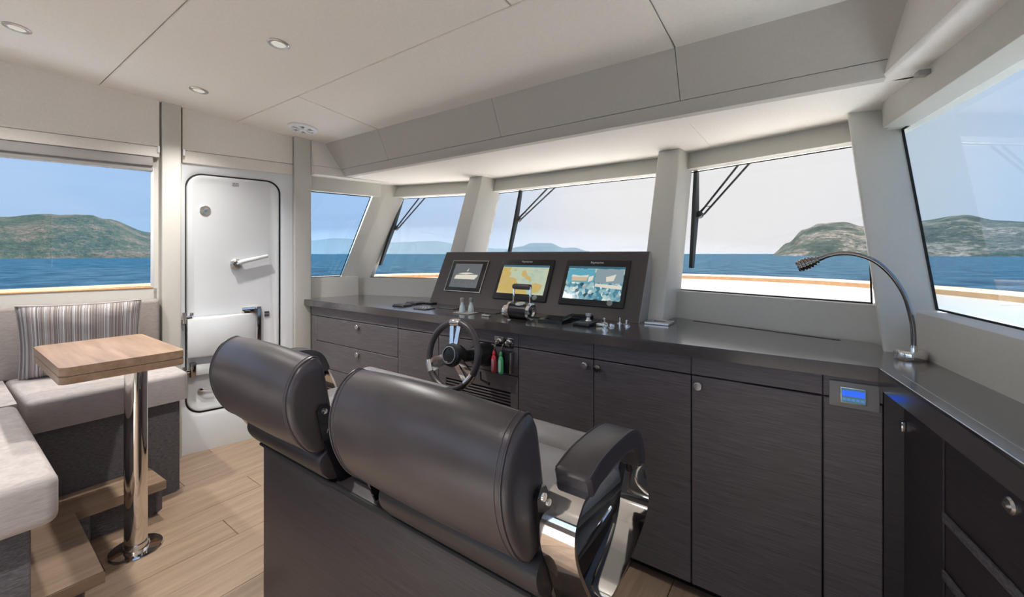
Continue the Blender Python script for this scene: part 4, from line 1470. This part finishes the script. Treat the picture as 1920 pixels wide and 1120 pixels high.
wiper('black windscreen wiper on the centre pane above the dash', WS[1], WS[2], [(-1.888, 1.86), (-1.862, 1.27)], (-1.850, 1.570), [(-1.618, 1.84), (-1.548, 1.84)])
wiper('black windscreen wiper on the starboard front pane next to the rocky headland', WS[2], WS[3], [(-.585, 1.86), (-.560, 1.22)], (-.545, 1.530), [(-.325, 1.85), (-.262, 1.85)])
wiper('black windscreen wiper on the narrow port front pane', WS[0], WS[1], [(-3.010, 1.86), (-3.030, 1.20)], (-2.990, 1.530), [(-2.835, 1.85), (-2.770, 1.85)])

# ---- things lying on the console
ZT = .9603
def on_top(cx, cy, w, d, h, rot=0):
    return Matrix.Translation((cx, cy, ZT)) @ Matrix.Rotation(math.radians(rot), 4, 'Z'), (-w / 2, w / 2, -d / 2, d / 2, 0, h)

def wallet(cx, cy, label, rot):
    M, a = on_top(cx, cy, .105, .085, .008, rot)
    root = thing('flat_pouch', label, 'pouch', (cx, cy, ZT), 'pouches at the port end of the console')
    b = B(); box(b, a[0], a[1], a[2], a[3], 0, .006, .002, 1, M); part('body', b, 'black_plastic', root)
    b = B()
    loft(b, [[M @ Vector((x, a[2] + .004, .0062)), M @ Vector((x, a[3] - .004, .0062)), M @ Vector((x, a[3] - .004, z)), M @ Vector((x, a[2] + .004, z + .003))] for x, z in ((a[0] + .01, .012), (-.01, .010), (.02, .014), (a[1] - .01, .009))])
    part('flap', b, 'dark_fabric', root)
wallet(-2.175, 1.815, 'flat black pouch nearest the edge at the port end of the console', 4)
wallet(-2.205, 1.945, 'flat black pouch lying between the edge pouch and the dash', 2)
b = B(); M, a = on_top(-2.13, 2.005 + .0, .10, .05, .010, 0)
box(b, *a, .003, 2, M); solo('flat_case', b, 'black_plastic', 'flat black case tucked against the foot of the dash', 'case')

def panel_item(cx, cy, w, d, label, name='control_plate', mat='dash_panel', extra=None):
    root = thing(name, label, 'control plate', (cx, cy, ZT), 'control plates on the console')
    M, a = on_top(cx, cy, w, d, .005)
    b = B(); box(b, *a, .0015, 1, M); part('plate', b, mat, root)
    if extra:
        extra(root, M)
    return root
def pattern(root, M):
    for k in range(5):
        b = B(); lathe(b, [(.0, .005), (.006, .005), (.004, .010), (.0, .011)], 12, M @ Matrix.Translation((-.03 + k * .015, .012 * math.sin(k * 2.1), 0))); part('switch', b, 'chrome', root)
panel_item(-1.955, 1.800, .105, .085, 'small dark switch plate with chrome studs near the console edge', extra=pattern)
panel_item(-1.845, 1.915, .13, .085, 'flat brown control plate left of the two silver bottles', mat='worktop')
panel_item(-1.515, 1.915, .12, .080, 'flat brown control plate between the silver bottles and throttle', mat='worktop')
panel_item(-1.155, 1.930, .11, .075, 'flat brown control plate right of the throttle', mat='worktop')
panel_item(-1.618, 1.805, .12, .090, 'thin grey tray carrying the two silver bottles', 'bottle_tray', 'grey_plastic')
def shaker(cx, cy, label):
    b = B(); lathe(b, [(.0, 0), (.018, 0), (.019, .006), (.015, .034), (.0095, .046), (.009, .056), (.012, .060), (.012, .078), (.0, .079)], 22, Matrix.Translation((cx, cy, ZT + .0052)))
    s = solo('small_bottle', b, 'glass_bottle', label, 'bottle', 'silver bottles')
    b = B(); lathe(b, [(.0122, .0605), (.0130, .062), (.0130, .080), (.0, .083)], 22, Matrix.Translation((cx, cy, ZT + .0052))); part('cap', b, 'steel', s)
shaker(-1.640, 1.800, 'small silver bottle standing nearer the steering wheel')
shaker(-1.600, 1.830, 'small silver bottle standing nearer the chart plotter')

b = B(); M, a = on_top(-1.445, 1.778, .055, .022, .010, -4)
box(b, *a, .004, 2, M); solo('metal_clip', b, 'steel', 'small silver metal clip lying left of the throttle', 'clip')
b = B(); M, a = on_top(-1.270, 1.748, .016, .010, .003, 0)
box(b, *a, .001, 1, M); solo('button', b, 'silver_print', 'tiny silver button set in the console before the throttle', 'button')

def black_box(cx, cy, w, d, label, tilt=True):
    root = thing('remote_control', label, 'control unit', (cx, cy, ZT), 'black control units on the console')
    M, a = on_top(cx, cy, w, d, .02)
    b = B()
    prism(b, [(a[2], 0), (a[3], 0), (a[3], .022), (a[2], .014)], 'x', a[0], a[1], M)
    part('body', b, 'black_plastic', root)
    b = B()
    prism(b, [(a[2] + .014, .0158), (a[3] - .010, .0214), (a[3] - .010, .0222), (a[2] + .014, .0166)], 'x', a[0] + .03, a[1] - .012, M)
    part('screen', b, 'black_gloss', root)
    return root
black_box(-1.050, 1.835, .135, .105, 'black control unit with glossy top nearest the console edge')
black_box(-.985, 1.965, .125, .085, 'black control unit with glossy top against the dash')

def joystick():
    cx, cy = -.885, 1.850
    root = thing('thruster_joystick', 'black thruster joystick pad with a silver knob', 'joystick', (cx, cy, ZT))
    M, a = on_top(cx, cy, .085, .130, .016)
    b = B(); box(b, *a, .003, 2, M); part('base', b, 'black_plastic', root)
    b = B(); lathe(b, [(.0, .016), (.016, .016), (.010, .024), (.010, .034), (.015, .038), (.015, .050), (.0, .052)], 20, M @ Matrix.Translation((.0, .02, 0))); part('knob', b, 'steel', root)
joystick()

def switch(cx, cy, label, h=.022, r=.010, base=.015):
    root = thing('push_switch', label, 'switch', (cx, cy, ZT), 'chrome switches on the console')
    b = B(); lathe(b, [(.0, 0), (base, 0), (base, .004), (r, .006), (.0, .006)], 18, Matrix.Translation((cx, cy, ZT))); part('collar', b, 'chrome', root)
    b = B(); lathe(b, [(.0, .006), (r * .6, .006), (r * .6, h - .006), (r, h - .004), (r, h), (.0, h + .002)], 16, Matrix.Translation((cx, cy, ZT))); part('toggle', b, 'chrome', root)
switch(-.832, 1.935, 'chrome switch just right of the thruster joystick', .026)
switch(-.805, 1.895, 'low chrome switch between the joystick and the row of switches', .010, .008)
switch(-.772, 1.985, 'tall chrome switch closest to the dash', .028, .008)
switch(-.735, 1.975, 'chrome switch beside the dash corner', .020, .008)
switch(-.712, 1.925, 'low chrome switch at the starboard end of the row', .008, .010)
switch(-.772, 1.880, 'low chrome switch in the middle of the row', .010, .014)
switch(-.755, 1.765, 'chrome cross shaped switch nearest the console edge', .020, .012)
b = B(); M, a = on_top(-.808, 1.845, .046, .024, .014, 0)
box(b, *a, .004, 2, M); solo('rocker_switch', b, 'steel', 'steel rocker switch block in front of the chrome switches', 'switch')

def tray():
    cx, cy = -.610, 2.085
    root = thing('square_tray', 'square steel frame tray at the foot of the centre pillar', 'tray', (cx, cy, ZT))
    M, a = on_top(cx, cy, .115, .105, .012, 0)
    b = B()
    for r in ((a[0], a[1], a[2], a[2] + .026), (a[0], a[1], a[3] - .026, a[3]), (a[0], a[0] + .028, a[2] + .0262, a[3] - .0262), (a[1] - .028, a[1], a[2] + .0262, a[3] - .0262)):
        box(b, *r, 0, .012, .002, 1, M)
    part('frame', b, 'steel', root)
    b = B(); box(b, a[0] + .0282, a[1] - .0282, a[2] + .0262, a[3] - .0262, 0, .004, 0, 1, M); part('well', b, 'dark_print', root)
tray()
